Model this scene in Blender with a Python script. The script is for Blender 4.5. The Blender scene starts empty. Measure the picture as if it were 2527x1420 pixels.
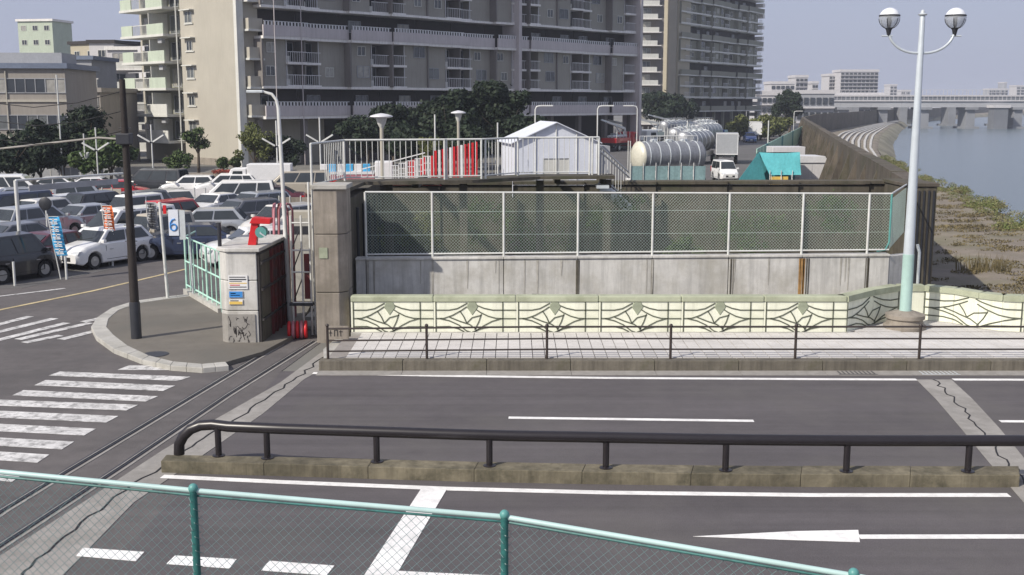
import bpy, math, random
import numpy as np
from mathutils import Vector, Matrix
random.seed(7); rng = np.random.default_rng(7)
S = bpy.context.scene
COL = S.collection
# ---------------------------------------------------------------- camera
F, HOR, HC = 2750.0, 255.0, 6.3
TH = math.atan((710 - HOR) / F)
cam = bpy.data.cameras.new('camera'); camo = bpy.data.objects.new('camera', cam); COL.objects.link(camo)
cam.sensor_width = 36.0; cam.sensor_fit = 'HORIZONTAL'; cam.lens = 36.0 * F / 2527
camo.location = (0, 0, HC); camo.rotation_euler = (math.pi / 2 - TH, 0, 0)
cam.clip_start = 0.1; cam.clip_end = 9000
S.camera = camo
# ---------------------------------------------------------------- sky, sun, exposure
SUN_EL, SUN_AZ = math.radians(39), math.atan2(-0.76, -0.64)      # azimuth measured from +Y towards +X
w = bpy.data.worlds.new('World'); S.world = w; w.use_nodes = True
nt = w.node_tree; bg = nt.nodes['Background']
sky = nt.nodes.new('ShaderNodeTexSky'); sky.sky_type = 'NISHITA'; sky.sun_disc = False
sky.sun_elevation = SUN_EL; sky.sun_rotation = SUN_AZ
sky.air_density = 1.0; sky.dust_density = 2.5; sky.ozone_density = 2.0; sky.altitude = 0
mx = nt.nodes.new('ShaderNodeMixRGB'); mx.inputs[0].default_value = 0.8
mx.inputs[2].default_value = (4.6, 4.95, 6.6, 1)                   # even high haze
nt.links.new(sky.outputs[0], mx.inputs[1]); nt.links.new(mx.outputs[0], bg.inputs[0])
bg.inputs[1].default_value = 0.1
sl = bpy.data.lights.new('sun', 'SUN'); sl.energy = 4.7; sl.angle = math.radians(0.6); sl.color = (1, .93, .82)
so = bpy.data.objects.new('sun', sl); COL.objects.link(so)
sd = Vector((math.sin(SUN_AZ) * math.cos(SUN_EL), math.cos(SUN_AZ) * math.cos(SUN_EL), math.sin(SUN_EL)))
so.rotation_euler = (-sd).to_track_quat('-Z', 'Y').to_euler(); so.location = (-20, -20, 60)
S.view_settings.view_transform = 'Standard'; S.view_settings.look = 'None'
S.view_settings.gamma = 1; S.view_settings.use_curve_mapping = False; S.view_settings.exposure = 0.0

# ---------------------------------------------------------------- helpers
def ray(px, py):
    c, d = (px - 1263.5) / F, (py - 710) / F
    return Vector((c, math.cos(TH) - d * math.sin(TH), -math.sin(TH) - d * math.cos(TH)))
def at(px, py, z=0.0):                       # point of a level surface
    r = ray(px, py); k = (z - HC) / r.z
    return Vector((r.x * k, r.y * k, z))
def up(px, py, Y):                           # point of an upright surface at distance Y
    r = ray(px, py); k = Y / r.y
    return Vector((r.x * k, Y, HC + r.z * k))
def X_(px, Y, z=0.0):
    # lateral position of image column px at distance Y, height z
    depth = Y * math.cos(TH) - (z - HC) * math.sin(TH)
    return (px - 1263.5) / F * depth

class MB:
    def __init__(s): s.v = []; s.f = []; s.m = []; s.mi = 0
    def add(s, vs, fs):
        n = len(s.v); s.v += [tuple(v) for v in vs]
        s.f += [tuple(i + n for i in f) for f in fs]; s.m += [s.mi] * len(fs); return s
    def box(s, x0, x1, y0, y1, z0, z1):
        return s.add([(x0, y0, z0), (x1, y0, z0), (x1, y1, z0), (x0, y1, z0), (x0, y0, z1), (x1, y0, z1), (x1, y1, z1), (x0, y1, z1)],
                     [(0, 3, 2, 1), (4, 5, 6, 7), (0, 1, 5, 4), (1, 2, 6, 5), (2, 3, 7, 6), (3, 0, 4, 7)])
    def bar(s, p, q, w, h=None, upv=(0, 0, 1)):
        p, q = Vector(p), Vector(q); h = h or w; d = (q - p).normalized(); u = Vector(upv)
        if abs(d.dot(u)) > .98: u = Vector((0, 1, 0))
        a = d.cross(u).normalized() * (w / 2); b = a.cross(d).normalized() * (h / 2)
        vs = [p - a - b, p + a - b, p + a + b, p - a + b, q - a - b, q + a - b, q + a + b, q - a + b]
        return s.add(vs, [(0, 3, 2, 1), (4, 5, 6, 7), (0, 1, 5, 4), (1, 2, 6, 5), (2, 3, 7, 6), (3, 0, 4, 7)])
    def tube(s, p, q, r, r2=None, n=10, cap=True):
        return s.path([p, q], [r, r if r2 is None else r2], n, cap)
    def path(s, pts, r, n=10, cap=True):
        pts = [Vector(p) for p in pts]; k = len(pts)
        rs = r if isinstance(r, (list, tuple)) else [r] * k
        vs = []; prev = None
        for i, p in enumerate(pts):
            d = (pts[min(i + 1, k - 1)] - pts[max(i - 1, 0)]).normalized()
            if prev is None:
                u = Vector((0, 0, 1)) if abs(d.z) < .9 else Vector((1, 0, 0))
                a = d.cross(u).normalized()
            else:
                a = (prev - d * prev.dot(d)).normalized()
            prev = a; b = d.cross(a)
            for j in range(n):
                t = 2 * math.pi * j / n
                vs.append(p + (a * math.cos(t) + b * math.sin(t)) * rs[i])
        fs = [(i * n + j, i * n + (j + 1) % n, (i + 1) * n + (j + 1) % n, (i + 1) * n + j) for i in range(k - 1) for j in range(n)]
        if cap: fs += [tuple(range(n))[::-1], tuple((k - 1) * n + j for j in range(n))]
        return s.add(vs, fs)
    def lathe(s, c, prof, n=20):
        c = Vector(c); vs = []
        for r, z in prof:
            for j in range(n):
                t = 2 * math.pi * j / n; vs.append((c.x + r * math.cos(t), c.y + r * math.sin(t), c.z + z))
        k = len(prof)
        fs = [(i * n + j, i * n + (j + 1) % n, (i + 1) * n + (j + 1) % n, (i + 1) * n + j) for i in range(k - 1) for j in range(n)]
        fs += [tuple(range(n))[::-1], tuple((k - 1) * n + j for j in range(n))]
        return s.add(vs, fs)
    def slab(s, poly, z0, z1):               # extruded plan polygon (z1 may be a function)
        n = len(poly); g = z1 if callable(z1) else (lambda x, y: z1); g0 = z0 if callable(z0) else (lambda x, y: z0)
        vs = [(p[0], p[1], g0(p[0], p[1])) for p in poly] + [(p[0], p[1], g(p[0], p[1])) for p in poly]
        ar = sum(poly[i][0] * poly[(i + 1) % n][1] - poly[(i + 1) % n][0] * poly[i][1] for i in range(n))
        r = range(n)
        top = tuple(n + i for i in r); bot = tuple(r)[::-1]
        sides = [(i, (i + 1) % n, n + (i + 1) % n, n + i) for i in r]
        if ar < 0: top = top[::-1]; bot = bot[::-1]; sides = [t[::-1] for t in sides]
        return s.add(vs, [top, bot] + sides)
    def sheet(s, pts):
        return s.add(pts, [tuple(range(len(pts)))])
    def xz(s, poly, y0, y1):                 # extruded x-z polygon
        n = len(poly)
        vs = [(p[0], y0, p[1]) for p in poly] + [(p[0], y1, p[1]) for p in poly]
        ar = sum(poly[i][0] * poly[(i + 1) % n][1] - poly[(i + 1) % n][0] * poly[i][1] for i in range(n))
        fs = [tuple(range(n)), tuple(n + i for i in range(n))[::-1]] + [(i, n + i, n + (i + 1) % n, (i + 1) % n) for i in range(n)]
        if ar < 0: fs = [t[::-1] for t in fs]
        return s.add(vs, fs)
    def sphere(s, c, r, nu=16, nv=10, v0=0.0, v1=1.0):
        return s.lathe(c, [(max(1e-4, r * math.sin(math.pi * (v0 + (v1 - v0) * i / nv))), -r * math.cos(math.pi * (v0 + (v1 - v0) * i / nv))) for i in range(nv + 1)], nu)
    def mesh(s, name, mats, smooth=None):
        me = bpy.data.meshes.new(name); me.from_pydata(s.v, [], s.f)
        for m in (mats if isinstance(mats, (list, tuple)) else [mats]): me.materials.append(m)
        if any(s.m): me.polygons.foreach_set('material_index', s.m)
        if smooth: me.shade_smooth(); me.set_sharp_from_angle(angle=math.radians(smooth))
        me.update(); return me

def link(name, me, parent=None, loc=None, rot=None, bev=0):
    o = bpy.data.objects.new(name, me); COL.objects.link(o)
    if parent: o.parent = parent
    if loc: o.location = loc
    if rot is not None: o.rotation_euler = (0, 0, rot)
    if bev:
        b = o.modifiers.new('bevel', 'BEVEL'); b.width = bev; b.segments = 2; b.limit_method = 'ANGLE'
    return o
def part(name, mb, mat, parent, smooth=None, label=None, bev=0, stuff=False, loc=None, rot=None):
    o = link(name, mb.mesh(name, mat, smooth), parent, loc, rot, bev)
    if label: o['label'] = label
    if stuff: o['kind'] = 'stuff'
    return o
def tag(o, label, cat, group=None):
    o['label'] = label; o['category'] = cat
    if group: o['group'] = group
    return o
def thing(name, label, cat, loc=(0, 0, 0), rot=0, group=None):
    o = link(name, None, None, loc, rot); return tag(o, label, cat, group)
def solo(name, mb, mat, label, cat, group=None, smooth=None, bev=0, loc=None, rot=None):
    return tag(link(name, mb.mesh(name, mat, smooth), None, loc, rot, bev), label, cat, group)
def struct(name, mb, mat, smooth=None, parent=None, bev=0):
    o = link(name, mb.mesh(name, mat, smooth), parent, bev=bev)
    if not parent: o['kind'] = 'structure'
    return o
KIDS = {}
def kids(o):
    return [c for c in bpy.data.objects if c.parent == o]
def copy_tree(o, loc, rot, label, group=None):
    r = o.copy(); COL.objects.link(r); r.location = loc; r.rotation_euler = (0, 0, rot); r['label'] = label
    if group: r['group'] = group
    if o.name not in KIDS: KIDS[o.name] = [(c, kids(c)) for c in kids(o)]
    out = []
    for c, gs in KIDS[o.name]:
        d = c.copy(); COL.objects.link(d); d.parent = r; out.append(d)
        for g in gs:
            e = g.copy(); COL.objects.link(e); e.parent = d
    return r, out
def setmat(o, m, slot=0):
    o.material_slots[slot].link = 'OBJECT'; o.material_slots[slot].material = m

# ---------------------------------------------------------------- materials
def mat(name, col, rough=.7, metal=0, var=.12, scale=6, bump=0, bscale=None, streak=0, stain=None, stscale=.6, stamt=.5, spec=.4, coat=0, objvar=0, lanes=0):
    m = bpy.data.materials.new(name); m.use_nodes = True; t = m.node_tree; N = t.nodes; L = t.links
    b = N['Principled BSDF']; b.inputs['Roughness'].default_value = rough; b.inputs['Metallic'].default_value = metal
    b.inputs['Specular IOR Level'].default_value = spec; b.inputs['Coat Weight'].default_value = coat
    tc = N.new('ShaderNodeTexCoord')
    c = N.new('ShaderNodeRGB'); c.outputs[0].default_value = (*col, 1); out = c.outputs[0]
    def noise(sc, det=6, vec=None, ro=.6):
        n = N.new('ShaderNodeTexNoise'); n.inputs['Scale'].default_value = sc; n.inputs['Detail'].default_value = det
        n.inputs['Roughness'].default_value = ro; L.new(vec or tc.outputs['Object'], n.inputs['Vector']); return n.outputs['Fac']
    def ramp(f, a, bb, lo=0., hi=1.):
        r = N.new('ShaderNodeMapRange'); L.new(f, r.inputs[0]); r.inputs[1].default_value = a; r.inputs[2].default_value = bb
        r.inputs[3].default_value = lo; r.inputs[4].default_value = hi; return r.outputs[0]
    def mult(o, f):
        k = N.new('ShaderNodeVectorMath'); k.operation = 'SCALE'; L.new(o, k.inputs[0]); L.new(f, k.inputs['Scale']); return k.outputs[0]
    if var:
        out = mult(out, ramp(noise(scale), .3, .7, 1 - var, 1 + var))
        out = mult(out, ramp(noise(scale * .13, 3), .3, .7, 1 - var, 1 + var))
    if objvar:
        oi = N.new('ShaderNodeObjectInfo'); out = mult(out, ramp(oi.outputs['Random'], 0, 1, 1 - objvar, 1 + objvar))
    if streak:
        mp = N.new('ShaderNodeMapping'); mp.inputs['Scale'].default_value = (3.2, 3.2, .25); L.new(tc.outputs['Object'], mp.inputs[0])
        out = mult(out, ramp(noise(1.6, 5, mp.outputs[0], .7), .45, .7, 1, 1 - streak))
    if lanes:
        mp2 = N.new('ShaderNodeMapping'); mp2.inputs['Scale'].default_value = (.045, 1.5, 1); L.new(tc.outputs['Object'], mp2.inputs[0])
        out = mult(out, ramp(noise(1.0, 6, mp2.outputs[0], .65), .3, .7, 1 - lanes, 1 + lanes))
        vo = N.new('ShaderNodeTexNoise'); vo.inputs['Scale'].default_value = 45; L.new(tc.outputs['Object'], vo.inputs['Vector'])
        out = mult(out, ramp(vo.outputs['Fac'], .3, .7, .88, 1.12))
    if stain:
        k = N.new('ShaderNodeMixRGB'); k.inputs[2].default_value = (*stain, 1); L.new(out, k.inputs[1])
        L.new(ramp(noise(stscale, 7, None, .68), .48, .66, 0, stamt), k.inputs[0]); out = k.outputs[0]
    L.new(out, b.inputs['Base Color'])
    if bump:
        bp = N.new('ShaderNodeBump'); bp.inputs['Strength'].default_value = bump; bp.inputs['Distance'].default_value = .02
        L.new(noise(bscale or scale * 4, 8), bp.inputs['Height']); L.new(bp.outputs[0], b.inputs['Normal'])
    return m
def glass(name, col, rough=.08):
    m = mat(name, col, rough, 0, .25, 1.2, spec=.8); return m
M = {}
M['asphalt'] = mat('asphalt', (.125, .118, .122), .85, var=.10, scale=2.2, bump=.5, bscale=60, stain=(.085, .08, .08), stscale=.25, stamt=.5)
M['asphalt_new'] = mat('asphalt_bridge', (.098, .089, .092), .8, var=.07, scale=3, bump=.4, bscale=60, stain=(.13, .122, .112), stscale=.18, stamt=.5, lanes=.2)
M['asphalt_old'] = mat('asphalt_worn', (.118, .108, .106), .88, var=.12, scale=3, bump=.6, bscale=50, stain=(.085, .08, .08), stscale=.5, stamt=.6, lanes=.1)
M['paint'] = mat('road_paint', (.82, .81, .79), .6, var=.10, scale=9, stain=(.42, .41, .4), stscale=3, stamt=.35)
M['paint_worn'] = mat('road_paint_worn', (.60, .59, .575), .7, var=.2, scale=10, stain=(.16, .155, .15), stscale=4.5, stamt=.9)
M['paint_yellow'] = mat('road_paint_yellow', (.55, .45, .25), .7, var=.2, scale=10, stain=(.3, .26, .2), stscale=3, stamt=.7)
M['concrete'] = mat('concrete', (.33, .315, .285), .85, var=.12, scale=3, bump=.4, streak=.3, stain=(.2, .185, .15), stscale=.9, stamt=.6)
M['concrete_light'] = mat('concrete_light', (.55, .54, .515), .85, var=.12, scale=2.5, bump=.3, streak=.3, stain=(.36, .34, .29), stscale=.9, stamt=.6)
M['concrete_brown'] = mat('concrete_brown', (.30, .265, .225), .9, var=.15, scale=2, bump=.4, streak=.35, stain=(.17, .15, .12), stscale=.6, stamt=.7)
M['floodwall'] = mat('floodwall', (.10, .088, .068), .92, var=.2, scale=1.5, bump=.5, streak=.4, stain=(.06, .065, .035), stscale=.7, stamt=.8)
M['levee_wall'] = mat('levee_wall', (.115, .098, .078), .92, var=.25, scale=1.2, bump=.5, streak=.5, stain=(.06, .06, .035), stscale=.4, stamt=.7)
M['strip'] = mat('joint_concrete', (.30, .285, .265), .88, var=.12, scale=4, bump=.4, stain=(.2, .19, .17), stscale=1.2, stamt=.6)
M['kerb'] = mat('kerb_stone', (.15, .135, .11), .9, var=.16, scale=3, bump=.5, streak=.4, stain=(.10, .095, .06), stscale=1.1, stamt=.8, objvar=.12)
M['kerb_light'] = mat('kerb_light', (.42, .41, .38), .9, var=.12, scale=3, bump=.4, stain=(.28, .27, .23), stscale=1.2, stamt=.6, objvar=.08)
M['kerb_green'] = mat('median_concrete', (.17, .15, .105), .9, var=.3, scale=3, bump=.5, streak=.4, stain=(.065, .06, .04), stscale=1.6, stamt=.9, objvar=.1)
M['tile'] = mat('paving_tile', (.55, .53, .51), .8, var=.08, scale=3, bump=.2, stain=(.44, .42, .40), stscale=.8, stamt=.5, objvar=.12)
M['grout'] = mat('paving_joint', (.27, .25, .235), .9, var=.1)
M['pave'] = mat('island_paving', (.155, .142, .122), .88, var=.12, scale=2, bump=.5, stain=(.12, .115, .1), stscale=.5, stamt=.7)
M['cream'] = mat('parapet_cream', (.82, .83, .69), .75, var=.06, scale=3, bump=.2, streak=.16, stain=(.55, .57, .43), stscale=.8, stamt=.5)
M['coping'] = mat('parapet_coping', (.40, .425, .31), .8, var=.10, scale=3, bump=.3, stain=(.24, .26, .17), stscale=1.2, stamt=.6)
M['groove'] = mat('parapet_groove', (.10, .11, .08), .85, var=.1)
M['plaque'] = mat('parapet_plaque', (.30, .33, .24), .7, var=.15)
M['brown_rail'] = mat('dark_brown_rail', (.045, .034, .03), .4, .0, var=.1, spec=.5)
M['dark_rail'] = mat('guardrail_brown', (.016, .013, .015), .35, .0, var=.12, spec=.55)
M['teal'] = mat('teal_fence', (.10, .30, .28), .45, 0, var=.1, spec=.5)
M['teal_wire'] = mat('teal_wire', (.15, .24, .24), .4, .0, var=.1)
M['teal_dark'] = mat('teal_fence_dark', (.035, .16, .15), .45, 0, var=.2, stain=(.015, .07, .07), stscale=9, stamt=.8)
M['rail_pale'] = mat('pale_teal_rail', (.44, .60, .58), .35, 0, var=.06, spec=.5)
M['mint'] = mat('mint_paint', (.42, .66, .56), .5, var=.08)
M['white_steel'] = mat('white_steel', (.62, .63, .61), .45, var=.07, stain=(.45, .4, .35), stscale=2, stamt=.3)
M['galv'] = mat('galvanised', (.56, .60, .62), .38, .15, var=.08, streak=.1)
M['wire'] = mat('chain_wire', (.46, .55, .50), .4, .1, var=.1)
M['lamp_post'] = mat('lamp_post_paint', (.52, .57, .61), .35, .1, var=.05, streak=.1)
M['lamp_teal'] = mat('lamp_post_teal', (.36, .51, .47), .4, 0, var=.06)
M['globe_low'] = mat('globe_lower', (.55, .58, .62), .12, 0, var=.1, spec=.8)
M['globe_low'].node_tree.nodes['Principled BSDF'].inputs['Alpha'].default_value = .42
M['globe'] = mat('lamp_globe', (.75, .77, .80), .15, 0, var=.04, spec=.7, coat=.4)
M['dark_metal'] = mat('dark_metal', (.04, .042, .05), .45, .2, var=.1)
M['black'] = mat('black_rubber', (.018, .018, .02), .7, var=.1)
M['pole_wood'] = mat('dark_pole', (.032, .026, .024), .8, var=.2, scale=4, streak=.3, bump=.3)
M['red'] = mat('red_paint', (.55, .015, .02), .4, var=.1, spec=.5)
M['dark_red'] = mat('dark_red_steel', (.13, .024, .024), .7, var=.25, scale=2, stain=(.06, .05, .05), stscale=1.3, stamt=.9)
M['pink'] = mat('faded_red', (.42, .17, .20), .6, var=.15)
M['white'] = mat('white_paint', (.74, .74, .74), .5, var=.05)
M['blue'] = mat('sign_blue', (.05, .25, .62), .5, var=.05)
M['sky_blue'] = mat('banner_blue', (.06, .38, .68), .7, var=.12)
M['orange'] = mat('banner_orange', (.70, .16, .04), .7, var=.1)
M['yellow'] = mat('sign_yellow', (.72, .50, .12), .6, var=.05)
M['tent'] = mat('tent_fabric', (.66, .69, .76), .6, var=.04, bump=.2, bscale=4)
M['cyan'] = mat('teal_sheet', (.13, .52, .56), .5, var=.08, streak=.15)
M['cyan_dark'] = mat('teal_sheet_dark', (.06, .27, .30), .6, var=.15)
M['shed'] = mat('pale_shed', (.60, .59, .60), .5, var=.05, streak=.12)
M['shed_roof'] = mat('pale_roof', (.66, .66, .68), .4, var=.06)
M['tank'] = mat('tank_steel', (.27, .28, .30), .38, .35, var=.12, streak=.2)
M['tank_end'] = mat('tank_end', (.62, .60, .50), .4, .1, var=.08)
M['dirt'] = mat('dirt', (.215, .185, .15), .95, var=.16, scale=.9, bump=.8, bscale=6, stain=(.15, .15, .08), stscale=.12, stamt=.75)
M['bank'] = mat('bank_stone', (.25, .23, .17), .95, var=.2, scale=.4, bump=.6, bscale=3, stain=(.13, .14, .07), stscale=.1, stamt=.7)
M['yard'] = mat('yard_asphalt', (.12, .115, .115), .9, var=.12, scale=.6, bump=.3, stain=(.10, .10, .095), stscale=.08, stamt=.6)
M['land'] = mat('land', (.17, .165, .15), .95, var=.15, scale=.2)
M['glass'] = glass('window_glass', (.035, .042, .05))
M['glass_pale'] = glass('window_glass_pale', (.12, .13, .13), .2)
M['car_glass'] = glass('car_glass', (.035, .042, .045), .05)
M['tyre'] = M['black']
M['rim'] = mat('wheel_rim', (.45, .46, .47), .3, .6, var=.05)
M['taillight'] = mat('tail_light', (.45, .01, .015), .2, spec=.7, var=.1)
M['headlight'] = mat('head_light', (.62, .65, .68), .12, spec=.8, var=.1)
M['plate'] = mat('number_plate', (.66, .66, .62), .5, var=.05)
M['b_wall'] = mat('block_wall', (.19, .175, .165), .85, var=.08, scale=.5, streak=.15, stain=(.16, .15, .15), stscale=.1, stamt=.5)
M['b_panel'] = mat('block_panel', (.31, .295, .26), .85, var=.06, scale=.5, streak=.12)
M['b_mauve'] = mat('block_parapet', (.52, .48, .48), .8, var=.06, scale=.5, streak=.15)
M['b_slab'] = mat('block_slab', (.76, .74, .71), .8, var=.06, streak=.15)
M['c_slab'] = mat('pale_slab', (.66, .66, .62), .8, var=.06, streak=.1)
M['b_lattice'] = mat('block_lattice', (.62, .62, .63), .6, var=.05)
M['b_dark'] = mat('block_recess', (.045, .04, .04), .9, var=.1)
M['a_wall'] = mat('cream_wall', (.42, .395, .335), .85, var=.05, scale=.4, streak=.08, stain=(.38, .35, .3), stscale=.12, stamt=.5)
M['a_white'] = mat('white_balcony', (.60, .60, .56), .8, var=.05, streak=.12)
M['a_green'] = mat('pale_green_balcony', (.46, .52, .42), .8, var=.05, streak=.12)
M['c_wall'] = mat('olive_grey_wall', (.25, .25, .205), .85, var=.06, scale=.4, streak=.1)
M['c_end'] = mat('tan_wall', (.42, .38, .29), .85, var=.04, scale=.3, streak=.08)
M['l_wall'] = mat('taupe_wall', (.30, .275, .245), .85, var=.06, scale=.4, streak=.14)
M['roof_blue'] = mat('blue_grey_roof', (.14, .17, .235), .6, var=.1)
M['far_wall'] = mat('far_wall', (.52, .51, .52), .8, var=.06)
M['far_dark'] = mat('far_dark', (.15, .15, .17), .8, var=.1)
M['far_grey'] = mat('far_grey', (.33, .34, .36), .8, var=.08)
M['bridge'] = mat('bridge_girder', (.36, .37, .39), .7, var=.1, scale=.1)
M['bridge_dark'] = mat('bridge_girder_dark', (.16, .17, .19), .7, var=.1, scale=.1)
M['pier'] = mat('bridge_pier', (.22, .23, .25), .85, var=.15, scale=.2)
M['bark'] = mat('bark', (.10, .08, .06), .9, var=.25, scale=4, bump=.4)
def leafmat(name, a, b):
    m = mat(name, a, .65, var=.3, scale=.9, spec=.25, objvar=.1)
    t = m.node_tree; P = t.nodes['Principled BSDF']
    src = P.inputs['Base Color'].links[0].from_socket
    n = t.nodes.new('ShaderNodeTexNoise'); n.inputs['Scale'].default_value = 1.7
    tc = t.nodes.new('ShaderNodeTexCoord'); t.links.new(tc.outputs['Object'], n.inputs['Vector'])
    r = t.nodes.new('ShaderNodeMapRange'); r.inputs[1].default_value = .42; r.inputs[2].default_value = .62; t.links.new(n.outputs[0], r.inputs[0])
    k = t.nodes.new('ShaderNodeMixRGB'); k.inputs[2].default_value = (*b, 1); t.links.new(src, k.inputs[1]); t.links.new(r.outputs[0], k.inputs[0])
    t.links.new(k.outputs[0], P.inputs['Base Color']); return m
M['leaf_dark'] = leafmat('leaf_dark', (.013, .024, .013), (.024, .038, .018))
M['leaf_mid'] = leafmat('leaf_mid', (.045, .075, .022), (.075, .11, .035))
M['leaf_yellow'] = leafmat('leaf_yellow', (.085, .10, .03), (.14, .15, .05))
M['grass'] = leafmat('grass_blade', (.12, .145, .045), (.20, .18, .09))
M['dry'] = leafmat('dry_weed', (.12, .10, .05), (.19, .155, .08))
# water
mw = bpy.data.materials.new('river_water'); mw.use_nodes = True; t = mw.node_tree; b = t.nodes['Principled BSDF']
b.inputs['Base Color'].default_value = (.12, .155, .175, 1); b.inputs['Roughness'].default_value = .22; b.inputs['IOR'].default_value = 1.33
n = t.nodes.new('ShaderNodeTexNoise'); n.inputs['Scale'].default_value = .9; n.inputs['Detail'].default_value = 6
mp = t.nodes.new('ShaderNodeMapping'); mp.inputs['Scale'].default_value = (.6, 1.6, 1); tc = t.nodes.new('ShaderNodeTexCoord')
t.links.new(tc.outputs['Object'], mp.inputs[0]); t.links.new(mp.outputs[0], n.inputs['Vector'])
bp = t.nodes.new('ShaderNodeBump'); bp.inputs['Strength'].default_value = .35; bp.inputs['Distance'].default_value = .25
t.links.new(n.outputs[0], bp.inputs['Height']); t.links.new(bp.outputs[0], b.inputs['Normal'])
M['water'] = mw
# ================================================================ THE SETTING
WALLX = lambda y: 14.2 + .236 * (y - 38)
lev = [(14.2, 38), (25.5, 88), (56, 217), (74, 275), (120, 385), (190, 540), (560, 1250)]
# land: one sheet to the horizon, bounded by the levee; water beyond
m = MB(); m.slab([(-1600, -60), (14.2, -60)] + lev + [(1300, 2600), (1300, 2700), (-1600, 2700)], -3.6, -.012); struct('ground', m, M['land'])
m = MB(); m.sheet([(-100, -80, -3.05), (2300, -80, -3.05), (2300, 2700, -3.05), (-100, 2700, -3.05)]); struct('river_water', m, M['water'])
# river terrace (dirt) with its far, paler part, lip and stone slope down to the water
lip = [(34, -60), (30, 30), (30.2, 62)] + [tuple(at(x, y, -1.0)[:2]) for x, y in ((2527, 560), (2475, 527), (2420, 495), (2320, 455), (2185, 395), (2166, 366), (2172, 335), (2200, 310), (2240, 291))] + [(640, 1300)]
inner = [(14.25, -60), (14.25, 30), (14.25, 38)] + lev[1:]
def lerp_poly(a, k):
    L = [0]
    for i in range(1, len(a)): L.append(L[-1] + math.dist(a[i], a[i - 1]))
    s = k * L[-1]
    for i in range(1, len(a)):
        if s <= L[i] + 1e-6:
            f = (s - L[i - 1]) / (L[i] - L[i - 1]); return (a[i - 1][0] + f * (a[i][0] - a[i - 1][0]), a[i - 1][1] + f * (a[i][1] - a[i - 1][1]))
def yat(a, y):
    for i in range(1, len(a)):
        if a[i - 1][1] <= y <= a[i][1]:
            f = (y - a[i - 1][1]) / (a[i][1] - a[i - 1][1] + 1e-9); return a[i - 1][0] + f * (a[i][0] - a[i - 1][0])
    return a[-1][0]
m = MB(); ys = list(np.concatenate([np.arange(-60, 60, 4), np.arange(60, 200, 2.5), np.arange(200, 600, 12), np.arange(600, 1251, 60)])); nx = 26
vs = []
for y in ys:
    a, b = yat(inner, y), yat(lip, y)
    for i in range(nx + 1):
        f = i / nx; x = a + (b - a) * f
        z = -1.0 + .10 * math.sin(x * .9 + y * .37) * math.sin(y * .6 - x * .2) + .05 * random.uniform(-1, 1)
        if i == nx: z -= .25
        if i == 0: z = -1.05
        vs.append((x, y, z))
m.add(vs, [(j * (nx + 1) + i, j * (nx + 1) + i + 1, (j + 1) * (nx + 1) + i + 1, (j + 1) * (nx + 1) + i) for j in range(len(ys) - 1) for i in range(nx)])
struct('river_terrace', m, M['dirt'], smooth=60)
m = MB(); vs = []
for y in ys:
    b = yat(lip, y)
    for k, (dx, z) in enumerate(((0, -1.2), (1.2, -1.7), (2.0, -2.3), (3.4, -3.3))):
        vs.append((b + dx + random.uniform(-.3, .3) * (k > 0), y, z))
m.add(vs, [(j * 4 + i, j * 4 + i + 1, (j + 1) * 4 + i + 1, (j + 1) * 4 + i) for j in range(len(ys) - 1) for i in range(3)])
struct('river_bank', m, M['bank'], smooth=60)
# paved terrace steps on the far part of the bank
m = MB()
for k in range(7):
    f0, f1 = .40 + k * .08, .43 + k * .08
    pts0 = [(yat(inner, y) * (1 - f0) + yat(lip, y) * f0, y) for y in np.arange(120, 520, 16)]
    pts1 = [(yat(inner, y) * (1 - f1) + yat(lip, y) * f1, y) for y in np.arange(120, 520, 16)]
    m.slab(pts0 + pts1[::-1], -1.1, -.72 - .02 * k)
t_ = struct('terrace_path', m, M['concrete_light'])

# roads. the main road is a bridge deck slab east of the joint, old asphalt west of it
def px_poly(pts, z): return [tuple(at(x, y, z)[:2]) for x, y in pts]
YK = at(1500, 917, 0).y                       # kerb face of the far pavement
m = MB(); m.slab([(-60, 4), (-5.5, 4), (-5.5, YK), (-5.0, 30), (-4.4, 60), (-2, 60), (2, 95), (-50, 95), (-60, 60)], -.3, 0.0); struct('side_road', m, M['asphalt_old'])
m = MB(); m.slab([(-5.5, 8.5), (70, 8.5), (70, YK), (-5.5, YK)], -1.15, .004); struct('bridge_road', m, M['asphalt_new'])
m = MB(); m.slab([(14.3, YK - .2), (75, YK - .2), (75, 31.5), (14.3, 31.5)], -.9, -.1); m.box(18, 20, 9, 31, -3.3, -.8); m.box(42, 44, 9, 31, -3.3, -.8)
solo('bridge_deck', m, M['concrete'], 'grey concrete deck and piers carrying the road over the river', 'bridge')
# joint strips
def strip(name, L_, R_, z, material):
    m = MB(); m.slab(px_poly(L_, z) + px_poly(R_, z)[::-1], z - .05, z); return struct(name, m, material)
strip('joint_strip', [(795, 868), (690, 945), (540, 1030), (400, 1112), (200, 1243), (0, 1372), (-160, 1480)], [(845, 885), (752, 935), (650, 1020), (520, 1110), (330, 1240), (155, 1420), (40, 1540)], .010, M['strip'])
strip('joint_strip', [(2262, 937), (2310, 985), (2370, 1055), (2440, 1140), (2527, 1240), (2700, 1450)], [(2348, 937), (2400, 985), (2465, 1055), (2527, 1130), (2620, 1240), (2800, 1450)], .012, M['strip'])
def groove(pts, wd, z, name, material=None):
    P = [at(x, y, z) for x, y in pts]; m = MB()
    for i in range(len(P) - 1):
        n_ = 9
        for k in range(n_):
            a = P[i].lerp(P[i + 1], k / n_); b = P[i].lerp(P[i + 1], (k + 1) / n_)
            j = random.uniform(-.075, .075) if wd < .06 else 0
            if k < n_ - 1: b = b + Vector((j, 0, 0))
            if k: a = Vector(last)
            last = b; m.bar(a, b, wd, .006)
    return struct(name, m, material or M['black'])
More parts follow.
